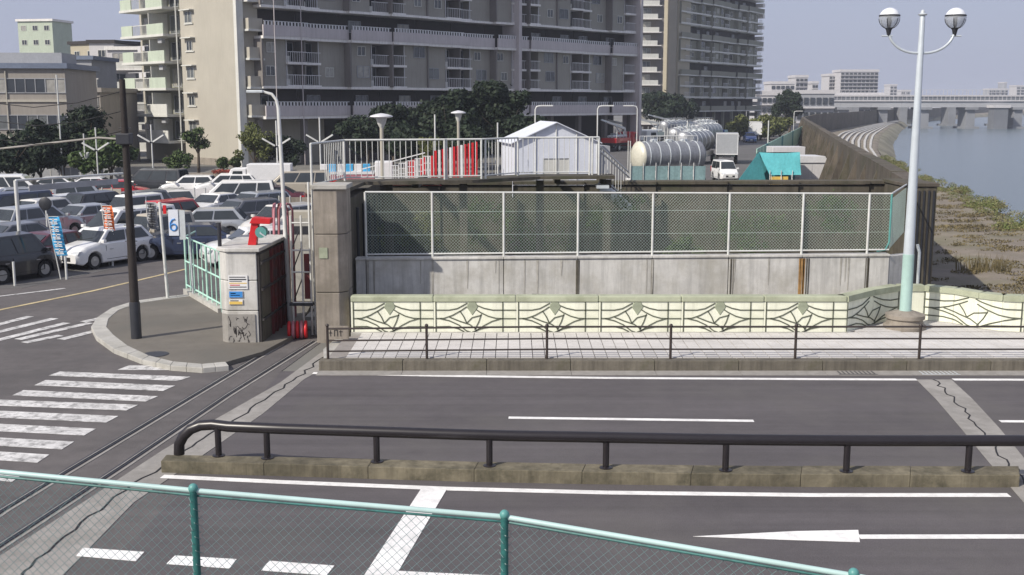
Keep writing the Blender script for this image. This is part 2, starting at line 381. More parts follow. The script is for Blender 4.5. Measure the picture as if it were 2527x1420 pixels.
groove([(820, 868), (722, 940), (590, 1030), (455, 1112), (265, 1243), (75, 1400), (-20, 1480)], .035, .014, 'joint_gap')
groove([(2303, 937), (2355, 985), (2420, 1060), (2490, 1145), (2575, 1240)], .03, .016, 'joint_gap')
# steel gate rails let into the road
for i, (pts) in enumerate((((688, 850), (420, 1010), (160, 1165), (0, 1262), (-160, 1370)), ((772, 843), (560, 975), (300, 1150), (0, 1345), (-160, 1450)))):
    P = [at(x, y, .0) for x, y in pts]; g = thing('gate_rail', ('left steel floodgate rail let into the road asphalt, ending at the short pillar', 'right steel floodgate rail let into the road asphalt, beside the pale joint strip')[i], 'rail')
    a, b, c = MB(), MB(), MB()
    for k in range(len(P) - 1):
        a.bar(P[k] + Vector((0, 0, .006)), P[k + 1] + Vector((0, 0, .006)), .12, .012)
        b.bar(P[k] + Vector((0, 0, .014)), P[k + 1] + Vector((0, 0, .014)), .022, .02)
        c.bar(P[k] + Vector((.13, 0, .005)), P[k + 1] + Vector((.13, 0, .005)), .05, .009)
    part('slot', a, M['dark_metal'], g); part('rail_head', b, M['strip'], g); part('edge_plate', c, M['strip'], g)
# painted markings
def mark(quads, z, material, name='road_marking'):
    m = MB()
    for q in quads: m.slab([tuple(at(x, y, z)[:2]) for x, y in q], z - .003, z)
    return struct(name, m, material)
def line_q(pts, wd, z=.009):                  # polyline with width in metres
    P = [at(x, y, z) for x, y in pts]; m = MB()
    for k in range(len(P) - 1): m.bar(P[k], P[k + 1], wd, .003)
    return m
struct('edge_line', line_q([(772, 921), (1100, 928), (1500, 933), (2000, 936), (2262, 937)], .17), M['paint'])
struct('edge_line', line_q([(2352, 937), (2700, 938)], .17), M['paint'])
struct('lane_dash', line_q([(1255, 1031), (1860, 1039)], .15), M['paint'])
struct('lane_dash', line_q([(2468, 1040), (3000, 1042)], .15), M['paint'])
struct('median_line', line_q([(400, 1176), (700, 1190), (1100, 1206), (1500, 1216), (2000, 1222), (2490, 1222)], .17), M['paint'])
mark([[(1710, 1324), (1960, 1311), (2118, 1308), (2122, 1338), (1960, 1333)]], .010, M['paint'], 'taper_marking')
struct('centre_line', line_q([(2120, 1325), (2700, 1324)], .16), M['paint'])
mark([[(1040, 1205), (1104, 1205), (965, 1440), (885, 1440)]], .013, M['paint'], 'stop_line')
struct('centre_line', line_q([(975, 1415), (1400, 1436)], .16), M['paint'])
for q in ([(205, 1352), (356, 1362), (335, 1385), (188, 1372)], [(432, 1371), (584, 1380), (566, 1403), (410, 1392)], [(664, 1384), (825, 1396), (806, 1420), (645, 1408)]):
    mark([q], .013, M['paint'], 'crossing_dash')
for i, (xa, ya, xb, yb, h, c) in enumerate(((300, 902, 548, 903, 11, 0), (130, 917, 470, 930, 10, 1), (95, 938, 432, 952, 13, 1), (40, 963, 390, 978, 13, 1), (-30, 986, 342, 999, 14, 1), (-60, 1012, 292, 1027, 16, 1), (-60, 1044, 237, 1058, 17, 0), (-60, 1078, 183, 1090, 19, 0), (-60, 1112, 122, 1122, 20, 0), (-60, 1160, 60, 1168, 21, 0))):
    mark([[(xa + 18, ya), (xb, yb), (xb - 30, yb + h), (xa - 10, ya + h)]], .009, M['paint_worn'], 'crosswalk_stripe')
for a, b in (((-30, 808), (75, 781)), ((-30, 826), (135, 786)), ((-30, 846), (165, 797)), ((45, 838), (222, 797)), ((60, 846), (150, 828)), ((150, 838), (240, 816)), ((205, 795), (250, 785))):
    struct('crosswalk_stripe', line_q([a, b], .28), M['paint_worn'])
struct('road_centre_line', line_q([(-60, 777), (0, 765), (230, 718), (460, 664)], .16), M['paint_yellow'])
struct('parking_edge_line', line_q([(-30, 735), (160, 712)], .16), M['paint_worn'])
# corner island: pale kerb stones round dark paving
isl = [(565, 905), (500, 911), (420, 905), (350, 890), (280, 863), (237, 832), (225, 808), (240, 785), (275, 762), (330, 745), (400, 735), (470, 727)]
outer = [at(x, y, .1) for x, y in isl]
ctr = sum(outer, Vector()) / len(outer) + Vector((1.5, 0, 0))
inner_ = [p + (ctr - p).normalized() * .45 for p in outer]
m = MB(); m.slab([tuple(p[:2]) for p in inner_] + [tuple(at(600, 740)[:2]), (-6.4, 36), (-5.9, 29.5), (-6.3, 27.5)], -.1, .11)
isl_o = struct('corner_pavement', m, M['pave'])
for i in range(len(outer) - 1):
    m = MB(); n_ = 2
    for k in range(n_):
        a0, a1 = outer[i].lerp(outer[i + 1], k / n_ + .004), outer[i].lerp(outer[i + 1], (k + 1) / n_ - .004)
        b0, b1 = inner_[i].lerp(inner_[i + 1], k / n_ + .004), inner_[i].lerp(inner_[i + 1], (k + 1) / n_ - .004)
        m = MB(); m.slab([tuple(v[:2]) for v in (a0, a1, b1, b0)], -.1, .125); part('kerb_stone', m, M['kerb_light'], isl_o, bev=.012)
m = MB(); m.lathe((*at(383, 875, .112)[:2], .112), [(.33, 0), (.33, .008), (.30, .012)], 20)
solo('manhole_cover', m, M['dark_metal'], 'small dark round manhole cover in the corner pavement', 'manhole cover')
# far pavement (0.25 m up) with kerb stones and tiles
ZS = .25
m = MB(); m.slab([(-4.45, YK + .3), (70, YK + .3), (70, 31.2), (14.3, 31.6), (8.5, 31.6), (-3.6, 29.55), (-4.4, 28.6)], -.1, ZS - .02)
sw = struct('sidewalk', m, M['grout'])
km = MB().box(-.995, .995, 0, .30, 0, .255).mesh('kerb_stone', M['kerb'])
for i in range(22):
    link('kerb_stone', km, sw, (-3.6 + 2.0 * i, YK + random.uniform(0, .012), .0), None, .015)
cm = MB().box(-.995, .995, -.42, -.005, 0, .02).mesh('gutter_slab', M['strip'])
for i in range(22):
    if 9.0 < -3.6 + 2 * i < 10.4: continue
    link('gutter_slab', cm, sw, (-3.6 + 2.0 * i, YK, .0))
tm = MB().box(.010, .290, .008, .292, -.04, .02).mesh('tile', M['tile'])
tiles, rest = 0, MB()
y0 = YK + .31
for r in range(12):
    yy = y0 + r * .3
    for c_ in range(150):
        xx = -4.3 + c_ * .3 
        if yy > 29.1 + .0 * xx or xx > 36: continue
        if xx < -4.05: continue
        rot_ok = r < 3 and 0 <= c_ < 100
        if rot_ok and tiles < 295:
            link('tile', tm, sw, (xx, yy, ZS + random.uniform(-.003, .003))); tiles += 1
        else: rest.box(xx + .010, xx + .290, yy + .008, yy + .292, ZS - .04, ZS + .02 + random.uniform(-.003, .003))
for r in range(9):                             # lamp bay floor
    for c_ in range(15):
        xx, yy = 8.9 + c_ * .3, 29.25 + r * .3
        if yy + .3 < 29.2 + (xx - 8.7) * 1.0 and yy < 31.1 and xx < 12.9: rest.box(xx + .006, xx + .294, yy + .006, yy + .294, ZS - .04, ZS + .02)
part('tile', rest, M['tile'], sw, stuff=True)
# ramp slab at the gate end of the pavement
m = MB(); m.slab(px_poly([(798, 868), (830, 840), (905, 838), (905, 893), (800, 893)], .1), -.05, .16); struct('pavement_ramp', m, M['kerb_light'])
# drain grates
for px in (2100, 2300):
    m = MB(); g = at(px, 912, 0)
    for k in range(9): m.bar((g.x - .4 + k * .1, YK - .38, .012), (g.x - .4 + k * .1, YK - .04, .012), .035, .02)
    m.bar((g.x - .45, YK - .38, .014), (g.x + .45, YK - .38, .014), .03, .024)
    if px == 2100: solo('drain_grate', m, M['dark_metal'], 'small steel drain grate at the foot of the kerb, left of the lamp post', 'drain grate')
    else: solo('drain_grate', m, M['galv'], 'pale steel drain grate at the foot of the kerb by the right-hand road joint', 'drain grate')
# median: concrete kerb with joint
mlo = [(400, 1172), (402, 1128), (445, 1114), (700, 1118), (1200, 1135), (1800, 1146), (2527, 1150)]
mf = [at(x, y, 0) for x, y in ((398, 1168), (700, 1176), (1100, 1189), (1500, 1197), (2000, 1203), (2515, 1204))]
mb_ = [at(x, y, .22) for x, y in ((410, 1122), (700, 1127), (1100, 1138), (1500, 1146), (2000, 1150), (2515, 1150))]
m = MB(); m.slab([(p.x + (.05 if i == 0 else 0), p.y + .06) for i, p in enumerate(mf)] + [(p.x + (.05 if i == 0 else 0), p.y - .03) for i, p in reversed(list(enumerate(mb_)))], -.1, .18); med = struct('median', m, M['kerb_green'])
def seg_pt(P, s):
    L = [0]
    for i in range(1, len(P)): L.append(L[-1] + (P[i] - P[i - 1]).length)
    s = min(s, L[-1] - 1e-4)
    for i in range(1, len(P)):
        if s <= L[i]: return P[i - 1].lerp(P[i], (s - L[i - 1]) / (L[i] - L[i - 1]))
Lm = sum((mf[i] - mf[i - 1]).length for i in range(1, len(mf))); nb = 8
for i in range(nb):
    a0, a1 = seg_pt(mf, Lm * i / nb + .002), seg_pt(mf, Lm * (i + 1) / nb - .002)
    k = (mb_[-1] - mb_[0]).length
    b0, b1 = seg_pt(mb_, k * i / nb + .002), seg_pt(mb_, k * (i + 1) / nb - .002)
    m = MB(); m.slab([tuple(v[:2]) for v in (a0, a1, b1, b0)], -.05, .22 + random.uniform(-.004, .004)); part('kerb_block', m, M['kerb_green'], med, bev=.012)
# right-hand median beyond the joint
m = MB(); a0, b0 = at(2560, 1212, 0), at(2560, 1150, .22)
m.slab([(a0.x, mf[-1].y), (a0.x + 12, mf[-1].y), (b0.x + 12, mb_[-1].y), (b0.x, mb_[-1].y)], -.05, .22); struct('median', m, M['kerb_green'], bev=.02)

# ================================================================ guard rail on the median
YG = at(1208, 1150, .22).y
g = thing('guard_rail', 'low dark brown pipe guard rail with a curved end on the median kerb', 'guard rail', (0, 0, 0))
gp = [at(x, y, .22) for x, y in ((445, 1121), (540, 1125), (660, 1131), (930, 1140), (1208, 1150), (1495, 1155), (1790, 1161), (2088, 1164), (2388, 1164))]
gy = lambda x: np.interp(x, [p.x for p in gp], [p.y for p in gp])
zr = .755
cr = [Vector((gp[0].x - .02, gp[0].y, .22)), Vector((gp[0].x - .01, gp[0].y, .40)), Vector((gp[0].x + .07, gp[0].y, .55)), Vector((gp[0].x + .2, gp[0].y, .67)), Vector((gp[0].x + .38, gp[0].y, .74)), Vector((gp[0].x + .6, gp[0].y, zr))]
xs = np.linspace(gp[0].x + .9, 24, 30)
part('rail_pipe', MB().path(cr + [Vector((x, gy(x) if x < gp[-1].x else gp[-1].y, zr)) for x in xs], .094, 16), M['dark_rail'], g, smooth=50)
pm = MB().tube((0, 0, 0), (0, 0, zr - .22), .055, n=14).mesh('post', M['dark_rail'], 50)
bm_ = MB().lathe((0, 0, 0), [(.11, 0), (.11, .012), (.07, .02)], 14).mesh('base_plate', M['dark_rail'])
xs = [p.x for p in gp[1:]] + [gp[-1].x + 2.1 * k for k in range(1, 7)]
for x in xs:
    q = (x, float(gy(x)), .222); po = link('post', pm, g, q); link('base_plate', bm_, po)
# ================================================================ pedestrian rail
YR = at(1350, 889, ZS + .02).y
rp = [at(x, y, ZS + .02) for x, y in ((810, 884), (1053, 886), (1350, 888), (1657, 889), (1968, 890), (2278, 891))]
xs = [p.x for p in rp] + [rp[-1].x + 3.02 * k for k in (1, 2, 3, 4)]
YR = YK + .22
g = thing('pedestrian_railing', 'thin dark brown three rail pedestrian fence along the pale pavement edge', 'railing')
pm = MB().tube((0, 0, 0), (0, 0, .80), .033, n=10)
pm.sphere((0, 0, .82), .045, 10, 6); pm = pm.mesh('post', M['brown_rail'], 50)
for i, x in enumerate(xs): link('post', pm, g, (x, YR, ZS + .0))
drop = lambda x: -.10 * max(0, min(1, (xs[2] - x) / (xs[2] - xs[0])))
for z, r in ((.79, .024), (.50, .021), (.24, .021)):
    for i in range(len(xs) - 1):
        part('rail', MB().tube((xs[i], YR, ZS + z + drop(xs[i]) * .5), (xs[i + 1], YR, ZS + z + drop(xs[i + 1]) * .5), r, n=8), M['brown_rail'], g, smooth=50)
# ================================================================ bridge parapet
BW = X_(1073, 29.3, .7) - X_(872, 29.3, .7)    # one bay
def bay(parent, o, d, L, H0=.02, H1=.84, back=.22, motif=True):
    """panel from o along unit d, length L; front face towards the pavement"""
    n_ = Vector((d.y, -d.x, 0)); rz = math.atan2(d.y, d.x)
    T = lambda u, v, off=0: (u, -off, v)
    fr = dict(loc=(o.x, o.y, ZS), rot=rz)
    pa = part('panel', MB().box(.004, L - .004, 0, back, H0, H1), M['cream'], parent, **fr)
    mm = MB()
    sp = lambda pts: [mm.bar(T(.0 + a[0] * L, H0 + a[1] * (H1 - H0), .006), T(b[0] * L, H0 + b[1] * (H1 - H0), .006), .03, .014, (0, 1, 0)) for a, b in zip(pts[:-1], pts[1:])]
    s_ = .81
    if motif:
        def SP(pts): sp([(x * s_ + .03, y) for x, y in pts])
        SP([(0, 1), (0, 0)]); SP([(1, 1), (1, 0)])
        SP([(0, .73), (.2, .73), (.32, .78), (.42, .90), (.47, .96)]); SP([(.55, .96), (.62, .88), (.72, .79), (.85, .73), (1.0, .73), (1.2, .73)])
        SP([(0, .45), (.12, .46), (.25, .56), (.38, .72), (.46, .84)]); SP([(.57, .80), (.66, .66), (.78, .53), (.9, .46), (1.0, .45), (1.2, .45)])
        SP([(0, .18), (.2, .19), (.33, .12), (.42, .02)]); SP([(.58, .03), (.68, .12), (.82, .18), (1.0, .18), (1.2, .18)])
        SP([(.06, .45), (.2, .38), (.34, .24), (.46, .04), (.52, 0.0)]); SP([(.98, .45), (.84, .36), (.72, .22), (.6, .05), (.54, 0.0)])
        SP([(.2, .5), (.36, .36), (.5, .26), (.6, .1)]); SP([(.36, .70), (.42, .5), (.46, .30)]); SP([(.46, .30), (.54, .48), (.68, .56)]); SP([(.68, .60), (.64, .34), (.58, .08)])
        part('star_relief', mm, M['groove'], parent, **fr)
        cx, cz = .545 * L * .81 + .03 * L, H0 + .80 * (H1 - H0)
        part('plaque', MB().add([(cx - .14, -.018, cz + .03), (cx - .07, -.018, cz + .17), (cx + .07, -.018, cz + .17), (cx + .14, -.018, cz + .03), (cx, -.018, cz - .17)] + [(cx + a, 0, cz + b) for a, b in ((-.16, .03), (-.08, .19), (.08, .19), (.16, .03), (0, -.2))],
             [(0, 4, 3, 2, 1), (0, 1, 6, 5), (1, 2, 7, 6), (2, 3, 8, 7), (3, 4, 9, 8), (4, 0, 5, 9)]), M['plaque'], parent, **fr)
    elif motif is not None:
        for v in (.73, .45, .18): sp([(0, v), (1, v)])
        part('groove_lines', mm, M['groove'], parent, **fr)
pg = thing('bridge_parapet', 'cream bridge parapet with dark star relief lines and broad olive coping', 'parapet')
YP = at(1400, 822, ZS).y
o = Vector((X_(866, YP, .7), YP, 0)); d = Vector((1, 0, 0)); e = X_(2088, YP, .7)
n_ = 6; Lb = (e - o.x) / n_
for i in range(n_):
    bay(pg, o + d * Lb * i, d, Lb)
    part('coping', MB().box(o.x + Lb * i + .003, o.x + Lb * (i + 1) - .003, YP - .04, YP + .30, ZS + .84, ZS + 1.0), M['coping'], pg, bev=.03)
part('base_kerb', MB().box(o.x, e, YP - .10, YP + .25, ZS - .3, ZS + .03), M['kerb_light'], pg, bev=.02)
# curved lamp bay
bayp = [Vector((e + .01, YP, 0)), Vector((e + 1.05, YP + 1.05, 0)), Vector((e + 2.0, YP + 1.75, 0)), Vector((e + 2.7, YP + 1.75, 0)), Vector((e + 3.35, YP + 1.25, 0)), Vector((e + 3.75, YP + .55, 0)), Vector((e + 4.2, YP + .12, 0)), Vector((e + 4.7, YP, 0))]
lg = thing('lamp_bay_parapet', 'curved cream parapet bay bulging outward behind the tall lamp post', 'parapet')
zc = [1.0, 1.04, 1.08, 1.10, 1.06, 1.0, .97, .97]
def curved_motif(parent, P, H0=.02, H1=.84):
    Ls = [0]
    for i in range(1, len(P)): Ls.append(Ls[-1] + (P[i] - P[i - 1]).length)
    tot = Ls[-1]
    def pt(u, v):
        s = max(0, min(tot - 1e-4, u * tot))
        for i in range(1, len(P)):
            if s <= Ls[i]:
                d_ = (P[i] - P[i - 1]).normalized(); q = P[i - 1] + d_ * (s - Ls[i - 1]); return q + Vector((d_.y, -d_.x, 0)) * .006 + Vector((0, 0, ZS + H0 + v * (H1 - H0)))
    mm = MB()
    def sp(pts):
        for a_, b_ in zip(pts[:-1], pts[1:]):
            for k in range(3):
                p, q = [pt(a_[0] + (b_[0] - a_[0]) * f, a_[1] + (b_[1] - a_[1]) * f) for f in (k / 3, (k + 1) / 3)]
                if (p - q).length > 1e-4: mm.bar(p, q, .03, .016, (0, 1, 0))
    for L_ in MOTIF: sp(L_)
    part('star_relief', mm, M['groove'], parent)
MOTIF = [[(.01, 1), (.01, 0)], [(.99, 1), (.99, 0)], [(0, .73), (.2, .73), (.32, .78), (.42, .90), (.47, .96)], [(.55, .96), (.62, .88), (.72, .79), (.85, .73), (1.0, .73)],
    [(0, .45), (.12, .46), (.25, .56), (.38, .72), (.46, .84)], [(.57, .80), (.66, .66), (.78, .53), (.9, .46), (1.0, .45)], [(0, .18), (.2, .19), (.33, .12), (.42, .02)], [(.58, .03), (.68, .12), (.82, .18), (1.0, .18)],
    [(.06, .45), (.2, .38), (.34, .24), (.46, .04), (.52, 0.0)], [(.98, .45), (.84, .36), (.72, .22), (.6, .05), (.54, 0.0)], [(.2, .5), (.36, .36), (.5, .26), (.6, .1)], [(.36, .70), (.42, .5), (.46, .30)], [(.46, .30), (.54, .48), (.68, .56)], [(.68, .60), (.64, .34), (.58, .08)]]
curved_motif(lg, bayp[0:3]); curved_motif(lg, bayp[3:8])
for i in range(len(bayp) - 1):
    a, b = bayp[i], bayp[i + 1]; dd = b - a; L = dd.length; dd.normalize()
    bay(lg, a, dd, L, motif=None)
    m = MB(); nn = Vector((-dd.y, dd.x, 0))
    m.slab([tuple((a - nn * .04)[:2]), tuple((b - nn * .04)[:2]), tuple((b + nn * .30)[:2]), tuple((a + nn * .30)[:2])], ZS + .84, ZS + 1.0)
    part('coping', m, M['coping'], lg)
pr = thing('bridge_parapet', 'cream star relief parapet continuing to the right edge past the lamp bay', 'parapet')
for i in range(8):
    a = bayp[-1] + d * Lb * i; bay(pr, a, d, Lb)
    part('coping', MB().box(a.x + .003, a.x + Lb - .003, YP - .04, YP + .30, ZS + .84, ZS + 1.0), M['coping'], pr, bev=.03)
m = MB(); m.slab([tuple((p + Vector((0, -.1, 0)))[:2]) for p in bayp] + [(bayp[-1].x + 17, YP - .1), (bayp[-1].x + 17, YP + .2)] + [tuple((p + Vector((0, .2, 0)))[:2]) for p in reversed(bayp)], ZS - .3, ZS + .03)
part('base_kerb', m, M['kerb_light'], pr)
# name board at the foot of the pillar
m = MB().box(-.3, .3, -.03, .03, 0, .34)
nbp = at(832, 840, .25)
nb_ = thing('name_plate', 'small tan bridge name plate at the end of the cream parapet', 'plate', (nbp.x, nbp.y, .28)); part('board', m, M['concrete_brown'], nb_)
mm = MB()
for k, (a, b, c, d_) in enumerate(((-.16, .08, -.16, .24), (-.2, .17, -.12, .17), (-.06, .08, -.06, .24), (-.06, .24, .02, .24), (.02, .24, .02, .08), (.1, .08, .1, .24), (.06, .2, .15, .2))): mm.bar((a, -.034, b), (c, -.034, d_), .016, .01, (0, 1, 0))
part('lettering', mm, M['black'], nb_)
# ================================================================ FLOODGATE
def rough_pillar(parent, poly, z0, z1, material, joints, nm='block'):
    zs = [z0] + joints + [z1]
    for i in range(len(zs) - 1):
        m = MB(); m.slab(poly, zs[i] + (.008 if i else 0), zs[i + 1] - .008); part(nm, m, material, parent, bev=.02)
# tall right pillar with its shaded return wall
pa = at(783, 846, .0); pb = at(836, 846, .0); YPil = pa.y
tp = thing('floodgate_pillar', 'tall tan concrete floodgate pillar at the left end of the cream parapet', 'pillar')
px0, px1 = pa.x, pb.x + .04
rough_pillar(tp, [(px0, YPil), (px1, YPil), (px1 + .22, YPil + .25), (px1 + .22, YPil + 1.0), (px0, YPil + 1.0)], -.05, 4.08, M['concrete_brown'], [1.35, 2.9])
part('recess_core', MB().box(px0 + .06, px1 - .02, YPil + .06, YPil + .9, 0, 4.0), M['concrete_brown'], tp)
m = MB().box(-.11, .11, -.012, .012, -.14, .14); c0 = up(798, 625, YPil - .01)
mp_ = part('maker_plate', m, M['plaque'], tp, loc=tuple(c0)); mm = MB().lathe((0, 0, 0), [(.05, 0), (.05, .01)], 12)
part('cap_slab', MB().box(px0 - .05, px1 + .28, YPil - .05, YPil + 1.05, 4.08, 4.2), M['kerb_light'], tp, bev=.02)
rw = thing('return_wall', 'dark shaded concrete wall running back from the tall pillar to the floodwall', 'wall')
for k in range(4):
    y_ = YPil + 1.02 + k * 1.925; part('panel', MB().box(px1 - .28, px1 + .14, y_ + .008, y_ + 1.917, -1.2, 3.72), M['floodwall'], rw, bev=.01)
YF = YPil + 1.72 + 7.0
for k in range(5):
    part('vertical_pipe', MB().tube((px1 + .22, YPil + 2.3 + k * 1.3, -.5), (px1 + .22, YPil + 2.3 + k * 1.3, 3.4), .045, n=8), M['dark_metal'], rw, smooth=50)
# short left pillar
qa, qb, qc = at(560, 846, .1), at(640, 846, .1), at(712, 846, .1)
ql = up(535, 700, qa.y).x
lp = thing('floodgate_pillar', 'short concrete floodgate pillar with notices, its right side stained dark red', 'pillar')
qx0, qx1, qy0, qy1 = ql + .05, qb.x, qa.y, qa.y + 3.0
poly = [(qx0, qy0 + .18), (qx0 + .2, qy0), (qx1, qy0), (qx1, qy1), (qx0, qy1)]
rough_pillar(lp, poly, -.05, 2.50, M['concrete_light'], [.95, 1.75])
part('core', MB().box(qx0 + .1, qx1 - .05, qy0 + .1, qy1 - .1, 0, 2.4), M['concrete'], lp)
part('cap_slab', MB().slab([(qx0 - .08, qy0 + .2), (qx0 + .2, qy0 - .06), (qx1 + .10, qy0 - .06), (qx1 + .25, qy1 + .05), (qx0 - .08, qy1 + .05)], 2.50, 2.60), M['concrete_light'], lp, bev=.02)
part('cracked_base', MB().slab([(qx0 + .02, qy0 + .12), (qx0 + .2, qy0 - .035), (qx1 - .08, qy0 - .035), (qx1 - .08, qy0), (qx0 + .25, qy0)], 0, .86), M['strip'], lp, label='rough cracked render round the pillar foot')
mc = MB()
for k in range(26):
    x = random.uniform(qx0 + .25, qx1 - .15); z = random.uniform(.1, .8)
    for j in range(3):
        x2 = x + random.uniform(-.06, .06); z2 = z + random.uniform(-.16, .16)
        if not (.03 < z2 < .85 and qx0 + .2 < x2 < qx1 - .1): break
        mc.bar((x, qy0 - .037, z), (x2, qy0 - .037, z2), .016, .006, (0, 1, 0)); x, z = x2, z2
part('crack', mc, M['b_dark'], lp)
# stacked red steel gate leaf behind/right of the pillar
gx = qx1 + .012
gate = thing('floodgate_leaf', 'dark rusty red steel floodgate leaf standing against the short pillar', 'floodgate')
m = MB(); m.slab([(gx, qy0 + .03), (gx + .05, qy0 + .03), (gx + .16, qy1 - .05), (gx, qy1 - .05)], .08, 2.49); part('skin_plate', m, M['b_dark'], gate, label='blackened steel skin')
u = Vector((.11, qy1 - qy0 - .08, 0)).normalized(); nrm = Vector((u.y, -u.x, 0))
base = Vector((gx + .05, qy0 + .03, 0))
for k, (s0, s1, mt) in enumerate(((.05, .95, 'floodwall'), (1.0, 1.85, 'dark_red'), (1.9, 2.8, 'dark_red'))):
    m = MB(); a = base + u * s0 + nrm * .03; b = base + u * s1 + nrm * .03
    m.slab([tuple(a[:2]), tuple(b[:2]), tuple((b - nrm * .03)[:2]), tuple((a - nrm * .03)[:2])], .12, 2.42); part('plate', m, M[mt], gate, label=None if mt == 'dark_red' else 'bare dark steel plate')
for k in range(5):
    p = base + u * (1.05 + .42 * k) + nrm * .055; part('rib', MB().bar((p.x, p.y, .1), (p.x, p.y, 2.44), .05, .05), M['dark_red'], gate)
for z in (.7, 1.5, 2.2): p = base + nrm * .06; q = base + u * 2.8 + nrm * .06; part('stiffener', MB().bar((p.x, p.y, z), (q.x, q.y, z), .05, .06), M['b_dark'], gate)
# notices on the pillar
def board(px, py, w, h, cols, label, name='notice_board'):
    c = up(px, py, qy0 - .03); t = thing(name, label, 'sign', tuple(c))
    part('backing', MB().box(-w / 2, w / 2, 0, .022, -h / 2, h / 2), M['white'], t)
    for (x0, x1, z0, z1, mt) in cols:
        part('print', MB().box(-w / 2 + x0 * w, -w / 2 + x1 * w, -.005, 0, -h / 2 + z0 * h, -h / 2 + z1 * h), M[mt], t)
board(587, 697, .50, .36, [(.06, .9, .84, .9, 'dark_metal'), (.06, .94, .66, .74, 'dark_metal'), (.06, .7, .54, .58, 'dark_metal'), (.04, .96, .40, .46, 'yellow'), (.08, .6, .26, .32, 'red'), (.06, .94, .12, .18, 'dark_metal')], 'white notice with dark lines of print, topmost on the short concrete pillar')
board(582, 727, .36, .17, [(.02, .98, .03, .97, 'blue'), (.12, .5, .58, .72, 'white'), (.12, .8, .30, .42, 'white')], 'small blue notice just under the white one on the short pillar')
board(582, 746, .36, .13, [(.03, .97, .05, .6, 'yellow'), (.1, .7, .68, .85, 'dark_metal')], 'faded yellow and white notice, lowest of the three on the short pillar')
# things on top and behind: red standpipe cabinet, hoop wheels, mesh guard frame
c = up(628, 618, qy0 + .5)
rb = thing('red_control_post', 'bright red angular control post standing on the short pillar', 'control post', (c.x, qy0 + .7, 2.60))
part('column', MB().xz([(-.20, 0), (.02, 0), (.10, .55), (-.08, .62)], -.1, .12), M['red'], rb, bev=.01)
part('hood', MB().xz([(-.12, .58), (.42, .56), (.44, .70), (-.04, .74)], -.16, .18), M['red'], rb, bev=.01)
part('drum', MB().path([(.16, -.12, .34), (.16, .12, .34)], .15, 14), M['teal'], rb, smooth=40); part('crank', MB().path([(.16, -.14, .34), (.16, -.2, .34), (.32, -.2, .22)], .02, 6), M['galv'], rb)
c = up(604, 600, qy0 + .3)
m = MB(); m.tube((0, 0, 0), (0, 0, .62), .05, n=10); solo('dark_stub_post', m, M['dark_metal'], 'short black stub post on the left top of the short pillar', 'post', smooth=50, loc=(up(544, 640, qy0 + .4).x, qy0 + .4, 2.6))
hx = X_(700, qy1 + .6, 3.0); hy = qy1 + .6
hw = thing('hoop_stand', 'pinkish red double hoop ladder stand between the two gate pillars', 'ladder', (hx, hy, 0))
for k, dx in enumerate((-.30, -.16, .12, .26)):
    s = 1 if k > 1 else -1
    a = [(dx, 0, 0), (dx, 0, 3.05), (dx, 0, 3.25), (dx + s * -.05, -.1, 3.42), (dx + s * -.12, -.25, 3.45), (dx - s * .14, -.5, 3.3), (dx - s * .14, -.6, 2.6)]
    part('hoop', MB().path(a, .032, 8), M['pink'] if k != 1 else M['dark_red'], hw, smooth=50)
for k in range(11): part('rung', MB().tube((-.30, 0, .3 + k * .3), (.26, 0, .3 + k * .3), .016, n=6), M['white_steel'], hw)
# white braced gate frame in the gap, red panel, red coil
fy = YPil + 1.0; fx0, fx1 = X_(722, fy, 1.5), X_(772, fy, 1.5)
gf = thing('braced_gate', 'slim white braced steel gate frame in the gap between the pillars', 'gate')
for x in (fx0, (fx0 + fx1) / 2, fx1 - .05):
    part('upright', MB().tube((x, fy, .0), (x, fy, 3.3 if x < fx1 - .1 else 4.2), .03, n=8), M['white_steel'], gf, smooth=50)
for z in (.9, 1.75, 2.35, 3.1): part('crossbar', MB().tube((fx0, fy, z), (fx1 - .05, fy, z), .025, n=6), M['white_steel'], gf)
for z in (.9, 1.75, 2.35): part('brace', MB().tube((fx0, fy, z), ((fx0 + fx1) / 2, fy, z + .7), .018, n=6), M['dark_metal'], gf)
part('red_panel', MB().box((fx0 + fx1) / 2 + .04, fx1 - .08, fy + .03, fy + .06, 1.0, 2.25), M['dark_red'], gf)
part('base_sill', MB().box(fx0 - .1, fx1, fy - .05, fy + .15, .82, .9), M['dark_metal'], gf)
# cloudy pale tarp stones seen under the gate
m = MB()
for k in range(3):
    m = MB(); m.slab([(fx0 + .0, fy + .7 + k * .9), (fx1 - .04, fy + .7 + k * .9), (fx1 - .04, fy + 1.5 + k * .9), (fx0, fy + 1.5 + k * .9)], 0, .12 + .08 * k); solo('concrete_step', m, M['kerb_light'], ('front', 'middle', 'rearmost')[k] + ' pale concrete step in the gap between the gate pillars', 'step', 'steps in the gate gap', bev=.02)
c = at(738, 832, .0)
rc = thing('red_hose_coil', 'red ribbed coil lying at the foot of the gap between the gate pillars', 'hose coil', (c.x, YPil + .55, .24), .15)
for k in range(5): part('turn', MB().path([(-.22 + k * .11, .21 * math.cos(t), .21 * math.sin(t)) for t in np.linspace(0, 2 * math.pi, 17)], .045, 8), M['red'] if k % 2 == 0 else M['pink'], rc, smooth=60)
